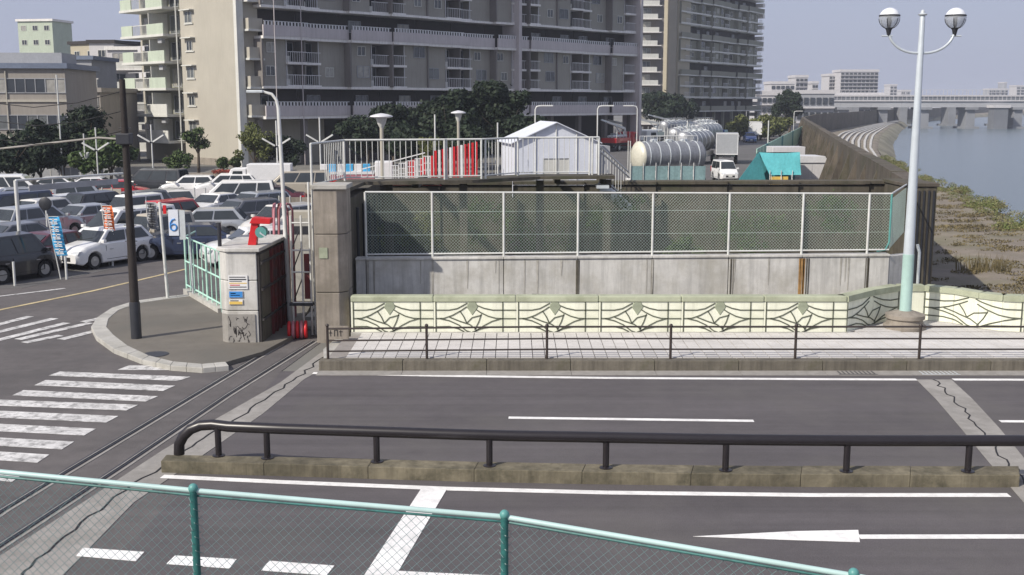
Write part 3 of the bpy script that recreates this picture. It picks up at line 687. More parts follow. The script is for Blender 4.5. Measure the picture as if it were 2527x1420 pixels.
# grey panels behind the gap (storage boxes)
m = MB().box(-.5, .5, -.3, .3, 0, 1.6); m2 = MB()
bx = thing('equipment_cabinet', 'pale beige equipment cabinet standing behind the gap between the pillars', 'cabinet', (X_(748, 34.5, 2), 34.6, 0)); part('body', MB().box(-.42, .42, -.3, .3, 0, 3.0), M['a_wall'], bx, bev=.02)
part('door', MB().box(-.36, .36, -.32, -.3, .2, 2.8), M['kerb_light'], bx); part('vent', MB().box(-.25, .25, -.335, -.32, 2.3, 2.55), M['dark_metal'], bx)

# ================================================================ FLOODWALL with its corner pillar and the levee wall
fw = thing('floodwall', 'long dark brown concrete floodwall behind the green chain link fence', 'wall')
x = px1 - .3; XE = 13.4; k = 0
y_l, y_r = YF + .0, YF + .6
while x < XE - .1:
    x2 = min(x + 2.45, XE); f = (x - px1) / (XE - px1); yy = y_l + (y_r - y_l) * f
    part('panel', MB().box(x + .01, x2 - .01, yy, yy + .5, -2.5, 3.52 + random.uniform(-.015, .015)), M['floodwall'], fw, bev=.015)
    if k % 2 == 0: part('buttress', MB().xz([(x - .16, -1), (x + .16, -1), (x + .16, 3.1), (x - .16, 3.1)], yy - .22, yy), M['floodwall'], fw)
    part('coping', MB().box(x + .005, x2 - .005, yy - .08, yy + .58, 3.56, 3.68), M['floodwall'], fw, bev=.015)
    x = x2; k += 1
cp = thing('floodwall_corner_pillar', 'dark concrete corner pillar of the floodwall just right of the lamp post', 'pillar')
cx0, cx1 = X_(2256, 36.2, 2), X_(2306, 36.2, 2)
part('shaft', MB().box(cx0 - .35, cx1, 36.2, 38.4, -2.5, 3.62), M['floodwall'], cp, bev=.03); part('cap', MB().box(cx0 - .4, cx1 + .05, 36.15, 38.45, 3.62, 3.74), M['levee_wall'], cp, bev=.02)
for k in range(4): part('rib', MB().box(cx0 + .05 + k * .16, cx0 + .1 + k * .16, 36.16, 36.2, -1, 3.5), M['dark_metal'], cp)
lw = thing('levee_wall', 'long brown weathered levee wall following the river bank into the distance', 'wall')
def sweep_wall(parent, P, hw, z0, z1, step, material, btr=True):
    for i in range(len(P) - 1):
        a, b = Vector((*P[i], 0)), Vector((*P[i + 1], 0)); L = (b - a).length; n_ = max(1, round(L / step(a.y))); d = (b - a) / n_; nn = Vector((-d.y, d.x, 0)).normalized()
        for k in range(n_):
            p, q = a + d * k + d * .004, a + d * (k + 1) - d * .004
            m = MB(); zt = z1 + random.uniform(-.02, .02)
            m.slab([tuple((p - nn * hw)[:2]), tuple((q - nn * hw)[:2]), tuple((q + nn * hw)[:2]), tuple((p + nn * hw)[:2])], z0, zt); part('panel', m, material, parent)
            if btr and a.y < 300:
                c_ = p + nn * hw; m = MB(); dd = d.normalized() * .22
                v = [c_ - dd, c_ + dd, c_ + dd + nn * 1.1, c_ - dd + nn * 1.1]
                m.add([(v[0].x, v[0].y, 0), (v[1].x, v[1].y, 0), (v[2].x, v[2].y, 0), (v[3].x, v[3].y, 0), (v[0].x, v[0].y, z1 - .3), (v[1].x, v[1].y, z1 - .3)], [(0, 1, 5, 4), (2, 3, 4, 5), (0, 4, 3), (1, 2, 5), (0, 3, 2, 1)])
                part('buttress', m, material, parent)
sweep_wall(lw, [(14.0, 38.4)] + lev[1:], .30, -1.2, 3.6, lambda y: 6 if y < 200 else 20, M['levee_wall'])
# ================================================================ pale fence wall with the chain link fence
FX = [(901, 466, 612), (1066, 462, 628), (1243, 468, 630), (1427, 471, 636), (1612, 476, 642), (1801, 481, 650), (1983, 486, 652), (2146, 488, 648), (2200, 490, 640)]
yL, yR = 30.9, 31.7
posts = []
for px, a, b in FX:
    f = (px - 901) / (2200 - 901); Y = yL + (yR - yL) * f; posts.append(Vector((up(px, 560, Y).x, Y, 0)))
ZB, ZT = 2.04, 3.80
zb = lambda x: np.interp(x, [posts[0].x, posts[-1].x], [ZB - .03, ZB - .0]); zt = lambda x: np.interp(x, [posts[0].x, posts[-1].x], [ZT + .06, ZT - .05])
fwl = thing('fence_wall', 'low pale grey concrete wall under the chain link fence, rust streaked', 'wall')
pw = [Vector((px1 + .2, 30.85, 0))] + posts
for i in range(len(pw) - 1):
    a, b = pw[i], pw[i + 1]; m = MB(); m.slab([(a.x + .01, a.y), (b.x - .01, b.y), (b.x - .01, b.y + .3), (a.x + .01, a.y + .3)], -1.2, 1.96); part('panel', m, M['concrete_light'], fwl, bev=.012)
    m = MB(); m.slab([(a.x + .004, a.y - .04), (b.x - .004, b.y - .04), (b.x - .004, b.y + .34), (a.x + .004, a.y + .34)], 1.965, 2.03); part('coping', m, M['concrete_light'], fwl, bev=.01)
M['rust'] = mat('rust_streak', (.33, .19, .07), .9, var=.3, scale=5); M['faint_stain'] = mat('faint_stain', (.36, .345, .31), .9, var=.2); M['stain'] = mat('dark_stain', (.10, .09, .07), .9, var=.3, scale=5)
for i, (p, mt, wd) in enumerate(((posts[6], 'rust', .10), (posts[3], 'stain', .05), (posts[4], 'stain', .035), (posts[7], 'stain', .05), (posts[6] + Vector((.16, 0, 0)), 'stain', .04), (posts[5] + Vector((.1, 0, 0)), 'stain', .03))):
    m = MB()
    for k in range(4):
        x0 = p.x - wd + random.uniform(-.03, .03) + k * wd * .5; z1 = random.uniform(.2, .8)
        m.add([(x0, p.y - .006 - .0, 1.92), (x0 + wd * .6, p.y - .006, 1.92), (x0 + wd * .4, p.y - .006, z1 * .3), (x0 + wd * .1, p.y - .006, z1 * .3)], [(0, 3, 2, 1)])
    part('run_off_stain', m, M[mt], fwl, label='orange rust run' if mt == 'rust' else 'dark water stain')
for k in range(20):
    x0 = random.uniform(pw[0].x + .3, pw[-1].x - .3); Yw = float(np.interp(x0, [p.x for p in pw], [p.y for p in pw])) - .007
    wd = random.uniform(.02, .07); z1 = random.uniform(.5, 1.6)
    part('run_off_stain', MB().add([(x0, Yw, 1.95), (x0 + wd, Yw, 1.95), (x0 + wd * .6, Yw, z1), (x0 + wd * .3, Yw, z1)], [(0, 3, 2, 1)]), M['faint_stain'], fwl)
for zz, x0, x1 in ((.95, posts[0].x - 1.0, posts[4].x), (.42, posts[1].x, posts[7].x)):
    a = yL + .0; m = MB()
    Yf = lambda x: np.interp(x, [posts[0].x, posts[-1].x], [yL, yR])
    m.bar((x0, Yf(x0) - .008, zz + .22), (x1, Yf(x1) - .008, zz - .12), .016, .012); part('cable_line', m, M['dark_metal'], fwl)
# return of the fence wall beyond the corner
m = MB(); e_ = posts[-1]; m.slab([(e_.x + .0, e_.y + .02), (e_.x + .75, e_.y + .5), (e_.x + .75, e_.y + .8), (e_.x, e_.y + .32)], -1.2, 1.96); part('panel', m, M['concrete_light'], fwl)
# channel floor behind the parapet
m = MB(); m.slab([(px1, YP + .3), (posts[-1].x + 2.3, YP + 2.3), (posts[-1].x + 2.3, 36.2), (px1, YF)], -1.3, -1.0); struct('channel_floor', m, M['strip'])
def chain(w, z0, z1, cell, r, zf0=None, zf1=None, tri=3):
    """zig-zag chain link wires, as thin three-sided tubes, in the local x-z plane"""
    m = MB(); h = z1 - z0; pit = cell * math.sqrt(2)
    n0 = -int(h / pit) - 1; n1 = int(w / pit) + 1
    for sgn in (1, -1):
        for i in range(n0, n1 + int(h / pit) + 2):
            xa = i * pit; 
            p = [xa, z0]; q = [xa + sgn * h, z1]
            # clip to 0..w
            (x0, a), (x1, b) = p, q
            if x1 == x0: continue
            t0, t1 = 0, 1
            for lim, s in ((0, 1), (w, -1)):
                fa, fb = (x0 - lim) * s, (x1 - lim) * s
                if fa < 0 and fb < 0: t0 = 2; break
                if fa < 0: t0 = max(t0, fa / (fa - fb))
                if fb < 0: t1 = min(t1, fa / (fa - fb))
            if t0 >= t1: continue
            A = Vector((x0 + (x1 - x0) * t0, sgn * r * .6, a + (b - a) * t0)); B = Vector((x0 + (x1 - x0) * t1, sgn * r * .6, a + (b - a) * t1))
            d = (B - A).normalized(); u = d.cross(Vector((0, 1, 0))); v = Vector((0, 1, 0)); vs = []
            for P in (A, B):
                for k in range(3):
                    t = 2 * math.pi * k / 3 - math.pi / 2; vs.append(P + u * math.cos(t) * r + v * math.sin(t) * r)
            m.add(vs, [(0, 1, 4, 3), (1, 2, 5, 4), (2, 0, 3, 5)])
    return m
cf = thing('chain_link_fence', 'pale green chain link fence panels standing on the low grey wall', 'fence')
for i, p in enumerate(posts[:-1]):
    part('post', MB().tube((p.x, p.y + .12, 2.0), (p.x, p.y + .12, zt(p.x)), .034, n=10), M['white_steel'], cf, smooth=50)
for i in range(len(posts) - 1):
    a, b = posts[i], posts[i + 1]
    part('top_rail', MB().tube((a.x, a.y + .12, zt(a.x)), (b.x, b.y + .12, zt(b.x)), .026, n=8), M['white_steel'], cf, smooth=50)
    part('bottom_rail', MB().tube((a.x, a.y + .12, zb(a.x) + .1), (b.x, b.y + .12, zb(b.x) + .1), .024, n=8), M['white_steel'], cf, smooth=50)
    L = (b - a).length; me = chain(L - .06, zb(a.x) + .1, zt(a.x) - .03, .064, .0036).mesh('mesh_panel', M['wire'])
    o = link('mesh_panel', me, cf, (a.x + .03, a.y + .12, 0), math.atan2(b.y - a.y, b.x - a.x))
    for z in (2.65, 3.3): part('tension_wire_or_shade', MB().tube((a.x, a.y + .12, z), (b.x, b.y + .12, z), .006, n=4), M['wire'], cf)
# return of the fence to the corner pillar
a = posts[-1] + Vector((0, .12, 0)); b = Vector((cx0 - .3, 36.3, 0)); L = (b - a).length
part('top_rail', MB().tube((a.x, a.y, zt(a.x)), (b.x, b.y, 3.7), .026, n=8), M['white_steel'], cf)
part('post', MB().path([(a.x - .35, a.y, 2.10), (a.x - .1, a.y, 2.14), (a.x, a.y, 2.35), (a.x, a.y, zt(a.x))], .03, 8), M['teal'], cf)
link('mesh_panel', chain(L, 2.15, 3.6, .064, .0036).mesh('mesh_panel', M['wire']), cf, (a.x, a.y, 0), math.atan2(b.y - a.y, b.x - a.x))
# ================================================================ platform with white vertical bar railing
pl = thing('gate_platform', 'thin concrete platform on top of the floodwall behind the tall pillar', 'platform')
P0 = [(px0 + .0, YPil + 1.1), (px1 + .1, YPil + 1.1), (px1 + .2, 33.1), (-1.2, 33.9), (.9, 35.6), (3.3, 35.9), (3.3, YF + .9), (px0 - .2, YF + .9)]
part('deck', MB().slab([(px0, YPil + 1.1), (px1 + .1, YPil + 1.1), (px1 + .2, 33.1), (-1.2, 33.9), (.9, 35.5), (3.3, 35.8), (3.3, 37.0), (.5, 36.7), (-1.6, 35.1), (px1 - .2, 34.3), (px0 - .1, 34.0)], 3.9, 4.0), M['floodwall'], pl)
for x, y in ((-3.0, 34.6), (1.5, 36.8), (3.0, 36.9)): part('bracket_beam', MB().box(x - .1, x + .1, y, YF + .6, 3.7, 3.88), M['floodwall'], pl)
for x, y in ((px1 + .75, 34.6), (-1.5, 34.4), (.9, 36.0), (3.1, 36.3)): part('column', MB().box(x - .12, x + .12, y - .12, y + .12, -1.2, 3.84), M['floodwall'], pl)
wr = thing('platform_railing', 'white vertical bar railing round the platform above the floodwall', 'railing')
RP = [(768, 30.2), (850, 33.2), (1097, 33.8), (1102, 33.85), (1188, 34.1), (1198, 34.2), (1278, 35.6), (1455, 35.9), (1462, 35.92), (1478, 36.0)]
R3 = [Vector((X_(px, Y, 4.6), Y, 0)) for px, Y in RP]
rz0, rz1 = 4.02, 5.22
for i in range(len(R3) - 1):
    a, b = R3[i], R3[i + 1]; L = (b - a).length
    za, zb_ = rz1 + (.0 if i else -.02), rz1
    part('handrail', MB().tube((a.x, a.y, rz1), (b.x, b.y, rz1), .030, n=8), M['white_steel'], wr, smooth=50)
    if L > .3: part('lower_rail', MB().tube((a.x, a.y, rz0 + .10), (b.x, b.y, rz0 + .10), .022, n=6), M['white_steel'], wr)
    part('post', MB().tube((a.x, a.y, rz0 - (4.1 if i == 0 else 0)), (a.x, a.y, rz1), .032, n=8), M['white_steel'], wr, smooth=50)
    if L > .3:
        n_ = int(L / .165)
        for k in range(1, n_):
            p = a.lerp(b, k / n_)
            if i == 0 and k < n_ * .35: continue
            part('baluster', MB().tube((p.x, p.y, rz0 + .1), (p.x, p.y, rz1), .012, n=6, cap=False), M['white_steel'], wr)
part('post', MB().tube((R3[-1].x, R3[-1].y, rz0), (R3[-1].x, R3[-1].y, rz1), .032, n=8), M['white_steel'], wr)
# stair rail going down on the far side
sr = thing('stair_railing', 'white sloping stair railing descending to the right of the platform', 'railing')
a, b = Vector((R3[-1].x + .02, 36.1, 4.95)), Vector((X_(1552, 38.5, 4), 38.5, 3.95))
for dz in (0, -.16): part('handrail', MB().tube(a + Vector((0, 0, dz)), b + Vector((0, 0, dz)), .028, n=8), M['white_steel'], sr)
part('bottom_rail', MB().tube(a - Vector((0, 0, .95)), b - Vector((0, 0, .95)), .022, n=6), M['white_steel'], sr)
for k in range(12):
    p = a.lerp(b, k / 11); part('baluster', MB().tube(p, p - Vector((0, 0, .95)), .012, n=6), M['white_steel'], sr)
m = MB()
for k in range(9): q = a.lerp(b, k / 9); m.box(q.x - .1, q.x + .3, q.y - .35, q.y + .3, q.z - 1.35, q.z - 1.25)
part('stair_treads', m, M['galv'], sr)
part('stringer', MB().bar(a + Vector((0, .3, -1.3)), b + Vector((0, .3, -1.3)), .05, .2), M['galv'], sr)
# climbing weeds on the floodwall
def leaf_mesh(name, clumps, n, size, material, flat=.5):
    tot = sum(c[3] * c[4] * c[5] for c in clumps) ** 1; V = []
    ws = np.array([(c[3] * c[4] * c[5]) ** .667 for c in clumps]); ws /= ws.sum()
    idx = rng.choice(len(clumps), n, p=ws); C_ = np.array(clumps)[idx]
    d = rng.normal(size=(n, 3)); d /= np.linalg.norm(d, axis=1)[:, None]
    r = rng.uniform(.35, 1, n) ** .5 * np.where(rng.uniform(0, 1, n) < .1, rng.uniform(1.1, 1.4, n), 1)
    c = C_[:, :3] + d * C_[:, 3:6] * r[:, None] * rng.uniform(.85, 1.12, (n, 1))
    nn = d * .7 + rng.normal(size=(n, 3)) * .6; nn[:, 2] += .3; nn /= np.linalg.norm(nn, axis=1)[:, None]
    t = np.cross(nn, rng.normal(size=(n, 3))); t /= np.linalg.norm(t, axis=1)[:, None]; b = np.cross(nn, t)
    s = rng.uniform(.6, 1.3, (n, 1)) * size
    v = np.stack([c - t * s, c - b * s * .55, c + t * s, c + b * s * .55], 1).reshape(-1, 3)
    me = bpy.data.meshes.new(name); me.vertices.add(4 * n); me.vertices.foreach_set('co', v.ravel())
    me.loops.add(4 * n); me.loops.foreach_set('vertex_index', np.arange(4 * n)); me.polygons.add(n)
    me.polygons.foreach_set('loop_start', np.arange(0, 4 * n, 4)); me.polygons.foreach_set('loop_total', np.full(n, 4))
    me.materials.append(material); me.update(); me.validate(); return me
for px, zz, s, lab in ((1200, 2.6, .9, 'dark olive creeper behind the third fence panel'), (1330, 2.0, .8, 'low creeper behind the fourth fence panel'), (1520, 2.9, .7, 'thin creeper hanging behind the fifth fence panel'), (1860, 2.2, .9, 'olive creeper behind the sixth fence post'), (2040, 2.7, .8, 'creeper behind the seventh fence panel'), (935, 1.9, 1.0, 'yellow green climbing weeds on the floodwall behind the leftmost fence panel'), (1030, 2.2, .8, 'sparse olive creeper on the floodwall behind the second fence post'), (1690, 1.6, .6, 'low tuft of weeds on the floodwall behind the middle of the fence')):
    x = X_(px, 36.5, 2); o = link('climbing_weeds', leaf_mesh('weeds', [(x + random.uniform(-s, s), 36.6, zz + random.uniform(-.8, .5) * s, .45 * s, .2, .4 * s) for _ in range(9)], 1300, .05, M['leaf_yellow' if px < 1100 else 'leaf_mid'])); tag(o, lab, 'plant', 'weeds on the floodwall')
# ================================================================ tall twin globe lamp
LY = 29.75; lx = X_(2233, LY, .5)
lt = thing('street_lamp', 'tall twin globe street lamp with curved arms in the parapet bay', 'street lamp', (lx, LY, ZS))
part('pedestal', MB().lathe((0, 0, 0), [(.56, 0), (.56, .10), (.50, .14), (.46, .26), (.52, .30), (.52, .40), (.34, .46), (.2, .50)], 28), M['concrete_brown'], lt, smooth=35)
part('lower_pole', MB().lathe((0, 0, .48), [(.17, 0), (.155, .05), (.15, 1.55), (.14, 1.56)], 20), M['lamp_teal'], lt, smooth=40)
part('pole', MB().lathe((0, 0, 2.03), [(.14, 0), (.075, 5.6), (.07, 5.62), (.068, 6.25), (.03, 6.33)], 20), M['lamp_post'], lt, smooth=40)
part('finial', MB().lathe((0, 0, 8.33), [(.1, -.03), (.12, 0), (.06, .03), (.05, .09), (.01, .12)], 14), M['galv'], lt, smooth=40)
for s in (-1, 1):
    pts = [(s * .0, 0, 7.34)] + [(s * (.10 + .76 * math.sin(t)), 0, 7.94 - .60 * math.cos(t)) for t in np.linspace(.1, 1.35, 9)]
    ar = part('arm', MB().path(pts, .035, 10), M['lamp_post'], lt, smooth=50)
    xx = s * .86; part('spur', MB().tube((xx - s * .1, 0, 7.78), (xx + s * .18, 0, 7.78), .022, n=8), M['lamp_post'], ar)
    part('cup', MB().lathe((xx, 0, 7.83), [(.03, -.05), (.05, 0), (.07, .10), (.11, .16)], 14), M['dark_metal'], ar, smooth=40)
    gl = part('globe_lower', MB().sphere((xx, 0, 8.23), .27, 20, 8, 0, .58), M['globe_low'], lt, smooth=60, label='grey translucent lower half of the globe')
    part('globe_upper', MB().sphere((xx, 0, 8.23), .27, 20, 8, .58, 1), M['globe'], gl, smooth=60)
    part('inner_lamp', MB().lathe((xx, 0, 7.98), [(.03, 0), (.05, .1), (.05, .26), (.1, .3)], 10), M['dark_metal'], gl)
    part('rim_band', MB().lathe((xx, 0, 8.275), [(.265, 0), (.272, .02), (.262, .04)], 20), M['dark_metal'], gl)
    for k in range(6):
        t = math.pi * k / 3; part('cage_rib', MB().path([(xx + .275 * math.sin(a) * math.cos(t), .275 * math.sin(a) * math.sin(t), 8.23 - .275 * math.cos(a)) for a in np.linspace(.3, 1.5, 6)], .009, 5), M['dark_metal'], gl)
# ================================================================ foreground chain link fence
fp = [up(-90, 1156, 7.45), up(478, 1211, 7.3), up(1245, 1276, 7.15), up(2105, 1421, 6.45), up(2900, 1575, 5.85)]
ff = thing('foreground_fence', 'dark teal chain link fence with pale pipe top rail crossing the near foreground', 'fence')
wl = [p.copy() for p in fp]
for i in range(len(fp) - 1):
    a, b = fp[i], fp[i + 1]
    part('top_rail', MB().tube(a, b, .018, n=12), M['rail_pale'], ff, smooth=50)
    L = (Vector((b.x, b.y, 0)) - Vector((a.x, a.y, 0))).length; rz = math.atan2(b.y - a.y, b.x - a.x)
    sl_ = (b.z - a.z) / L; me = chain(L - .08, -1.75, -.03, .048, .0017).mesh('mesh_panel', M['teal_wire'])
    me.transform(Matrix.Translation((0, 0, 0)) @ Matrix(((1, 0, 0, 0), (0, 1, 0, 0), (sl_, 0, 1, 0), (0, 0, 0, 1))))
    link('mesh_panel', me, ff, (a.x + .04, a.y, a.z), rz)
    part('tension_wire_or_shade', MB().tube(a - Vector((0, 0, .034)), b - Vector((0, 0, .034)), .009, n=6), M['teal_dark'], ff)  # dark teal line added below the top rail to stand for its shaded underside
    part('bottom_rail', MB().tube(a - Vector((0, 0, 1.76)), b - Vector((0, 0, 1.76)), .021, n=8), M['teal_dark'], ff)
for p in fp:
    for dx in (0,):
        po = part('post', MB().tube((p.x + dx, p.y - .01, p.z + .012), (p.x + dx, p.y - .01, p.z - 1.9), .026, n=12), M['teal_dark'], ff, smooth=50)
        part('post_cap', MB().sphere((p.x + dx, p.y - .01, p.z + .02), .034, 12, 6), M['teal'], po, smooth=60)
    mm = MB()
    for k in range(34):                         # mesh selvedge wrapped round the post
        z = p.z - .05 - k * .05; s = 1 if k % 2 else -1
        mm.path([(p.x - .036, p.y, z), (p.x + s * .01, p.y - .042, z - .02), (p.x + .036, p.y, z - .05)], .003, 4)
    part('selvedge_wire', mm, M['teal_wire'], ff)
m = MB(); bw = thing('fence_foundation', 'concrete retaining wall carrying the foreground chain link fence', 'wall')
for i in range(len(fp) - 1):
    a, b = fp[i], fp[i + 1]; m = MB(); zf = lambda x, y: (a.z if i < 3 else a.z) - 1.9 + (b.z - a.z) * (x - a.x) / (b.x - a.x)
    m.slab([(a.x, a.y - .15), (b.x, b.y - .15), (b.x, b.y + .15), (a.x, a.y + .15)], -.1, zf); part('wall_section', m, M['concrete'], bw)
# ================================================================ utility pole and street poles on the left
b_ = at(337, 836, .1); H_ = up(301, 196, b_.y).z
t = thing('utility_pole', 'dark weathered utility pole on the corner pavement', 'utility pole', (b_.x, b_.y, .1))
lean = (up(301, 196, b_.y).x - b_.x)
part('shaft', MB().path([(0, 0, 0), (lean * .12, 0, .9), (lean, 0, H_ - .1)], [.125, .12, .075], 14), M['pole_wood'], t, smooth=50)
part('foot_band', MB().lathe((0, 0, 0), [(.14, 0), (.14, .95), (.13, 1.0)], 14), M['dark_metal'], t, smooth=50)
zz = up(303, 345, b_.y).z - .1; part('transformer_clamp', MB().box(lean * .75 - .2, lean * .75 + .16, -.16, .16, zz - .12, zz + .16), M['dark_metal'], t, bev=.02)
e0 = up(-40, 372, b_.y + 3); part('service_pipe', MB().path([(lean * .75, 0, zz), (lean * .75 - .8, .3, zz + .04), (e0.x - b_.x, 3, e0.z - .1)], .028, 8), M['strip'], t, smooth=50)
for k in range(9): part('climbing_step', MB().tube((lean * (.25 + .06 * k) - .16, 0, 2.2 + k * .42), (lean * (.25 + .06 * k) + .16, 0, 2.2 + k * .42), .012, n=6), M['dark_metal'], t)
mw_ = MB()
for k in range(3): mw_.path([(lean, 0, H_ - .4 - k * .5)] + [(lean - 6 * s, 3.2 * s, H_ - .4 - k * .5 - 1.2 * math.sin(math.pi * s) * .35) for s in (.25, .5, .75, 1)], .011, 4)
part('overhead_wire', mw_, M['black'], t)
tr = MB().tube((0, 0, 0), (-.02, 0, 4.6), .055, n=12)
b2 = at(414, 736, .11); tz = up(408, 500, b2.y).z
t = thing('sign_pole', 'white sign pole with a blue and white panel at the corner pavement edge', 'sign', (b2.x, b2.y, .11))
part('pole', MB().tube((0, 0, 0), (-.10, 0, tz - .1), .05, n=12), M['white_steel'], t, smooth=50)
sx = up(430, 550, b2.y).x - b2.x
pn = part('sign_panel', MB().box(sx - .155, sx + .155, -.09, -.05, up(430, 582, b2.y).z - .1, up(430, 518, b2.y).z - .1), M['tent'], t, label='white panel with a blue ring figure')
zc_ = up(430, 555, b2.y).z - .1
ring = [(sx - .0 + .10 * math.cos(a), -.10, zc_ - .08 + .10 * math.sin(a)) for a in np.linspace(0, 2 * math.pi, 19)]
mm = MB().path(ring, .026, 6); mm.path([(sx - .10, -.10, zc_ - .06), (sx - .09, -.10, zc_ + .06), (sx - .03, -.10, zc_ + .16), (sx + .05, -.10, zc_ + .18)], .026, 6)
part('ring_figure', mm, M['blue'], pn); part('side_stripe', MB().box(sx + .165, sx + .36, -.06, -.03, zc_ - .48, zc_ + .45), M['galv'], t)
part('top_figure', MB().box(sx - .30, sx - .2, -.13, -.09, zc_ + .35, zc_ + .62), M['red'], pn)
# street lamp on the gap
b3 = Vector((X_(714, 31.2, 1), 31.2, .05)); h3 = up(686, 240, 31.2)
t = thing('street_lamp', 'slender white street lamp with a bent arm between the gate pillars', 'street lamp', tuple(b3))
dx = h3.x - b3.x; H3 = h3.z
part('pole', MB().path([(0, 0, 0), (dx * .5, 0, H3 * .5), (dx, 0, H3 - .35), (dx - .05, 0, H3 - .12), (dx - .17, 0, H3 + .03), (dx - .42, 0, H3 + .10)], [.075, .06, .05, .045, .04, .035], 12), M['white_steel'], t, smooth=50)
part('lamp_head', MB().box(dx - .85, dx - .40, -.09, .09, H3 + .06, H3 + .14), M['galv'], t, bev=.02)
# small poles near the mint fence
c = at(478, 730, .1); 
for px, py0, py1, r, lab in ((478, 735, 560, .035, 'thin grey pole rising from the mint fence corner'),):
    b = at(px, py0, .1); z1 = up(px - 4, py1, b.y).z; solo('thin_pole', MB().tube((0, 0, 0), (-.05, 0, z1), r, n=8), M['galv'], lab, 'pole', smooth=50, loc=tuple(b))
# mint fence
mf0, mf1 = at(548, 772, .1), at(462, 722, .1)
t = thing('mint_fence', 'mint green vertical bar fence beside the short pillar', 'fence')
n_ = 8; zt_ = 1.95; mv = (mf1 - mf0)
for k in range(n_ + 1):
    p = mf0.lerp(mf1, k / n_); part('post' if k in (0, 3, 8) else 'bar', MB().tube((p.x, p.y, .12), (p.x, p.y, zt_), .04 if k in (0, 3, 8) else .022, n=8), M['mint'], t, smooth=50)
for z in (.35, 1.15, zt_): part('rail', MB().tube((mf0.x, mf0.y, z), (mf1.x, mf1.y, z), .03, n=8), M['mint'], t, smooth=50)
q = mf1 + Vector((-.6, 1.6, 0)); part('rail', MB().tube((mf1.x, mf1.y, zt_), (q.x + .5, q.y, zt_ + .0), .03, n=8), M['mint'], t)
m = MB(); m.slab([tuple((mf0 + Vector((-.1, -.1, 0)))[:2]), tuple((mf1 + Vector((-.1, -.1, 0)))[:2]), tuple((mf1 + Vector((.2, .1, 0)))[:2]), tuple((mf0 + Vector((.2, .1, 0)))[:2])], .05, .24); part('base_kerb', m, M['kerb_light'], t)
# small scattered debris: shadow-casting plants on the terrace
# ================================================================ APARTMENT BLOCKS
def window_mesh(w_, h, nm, mt):
    fr = MB(); t = .06
    for x0, x1, z0, z1 in ((-w_ / 2, w_ / 2, 0, t), (-w_ / 2, w_ / 2, h - t, h), (-w_ / 2, -w_ / 2 + t, t, h - t), (w_ / 2 - t, w_ / 2, t, h - t), (-t / 2, t / 2, t, h - t)): fr.box(x0, x1, -.07, .0, z0, z1)
    pane = MB().add([(-w_ / 2 + t, -.02, t), (w_ / 2 - t, -.02, t), (w_ / 2 - t, -.02, h - t), (-w_ / 2 + t, -.02, h - t)], [(0, 1, 2, 3)])
    return fr.mesh('window_frame', mt), pane.mesh('pane', M['glass' if nm == 0 else 'glass_pale'])
M['curtain'] = mat('curtained_glass', (.34, .33, .30), .3, var=.25, scale=2, spec=.6)
WIN = {k: window_mesh(*v) for k, v in dict(s=(1.1, 1.0, 0, M['a_white']), m=(1.7, 1.25, 0, M['far_grey']), t=(1.8, 1.95, 0, M['far_grey']), p=(1.4, 1.2, 1, M['a_white'])).items()}
def window(root, x, y, z, k):
    o = link('window', WIN[k][0], root, (x, y, z)); p = link('pane', WIN[k][1], o)
    q = random.random()
    if q < .42: setmat(p, M['curtain'] if q < .22 else M['glass_pale'])
def rnd(a, b): return random.uniform(a, b)
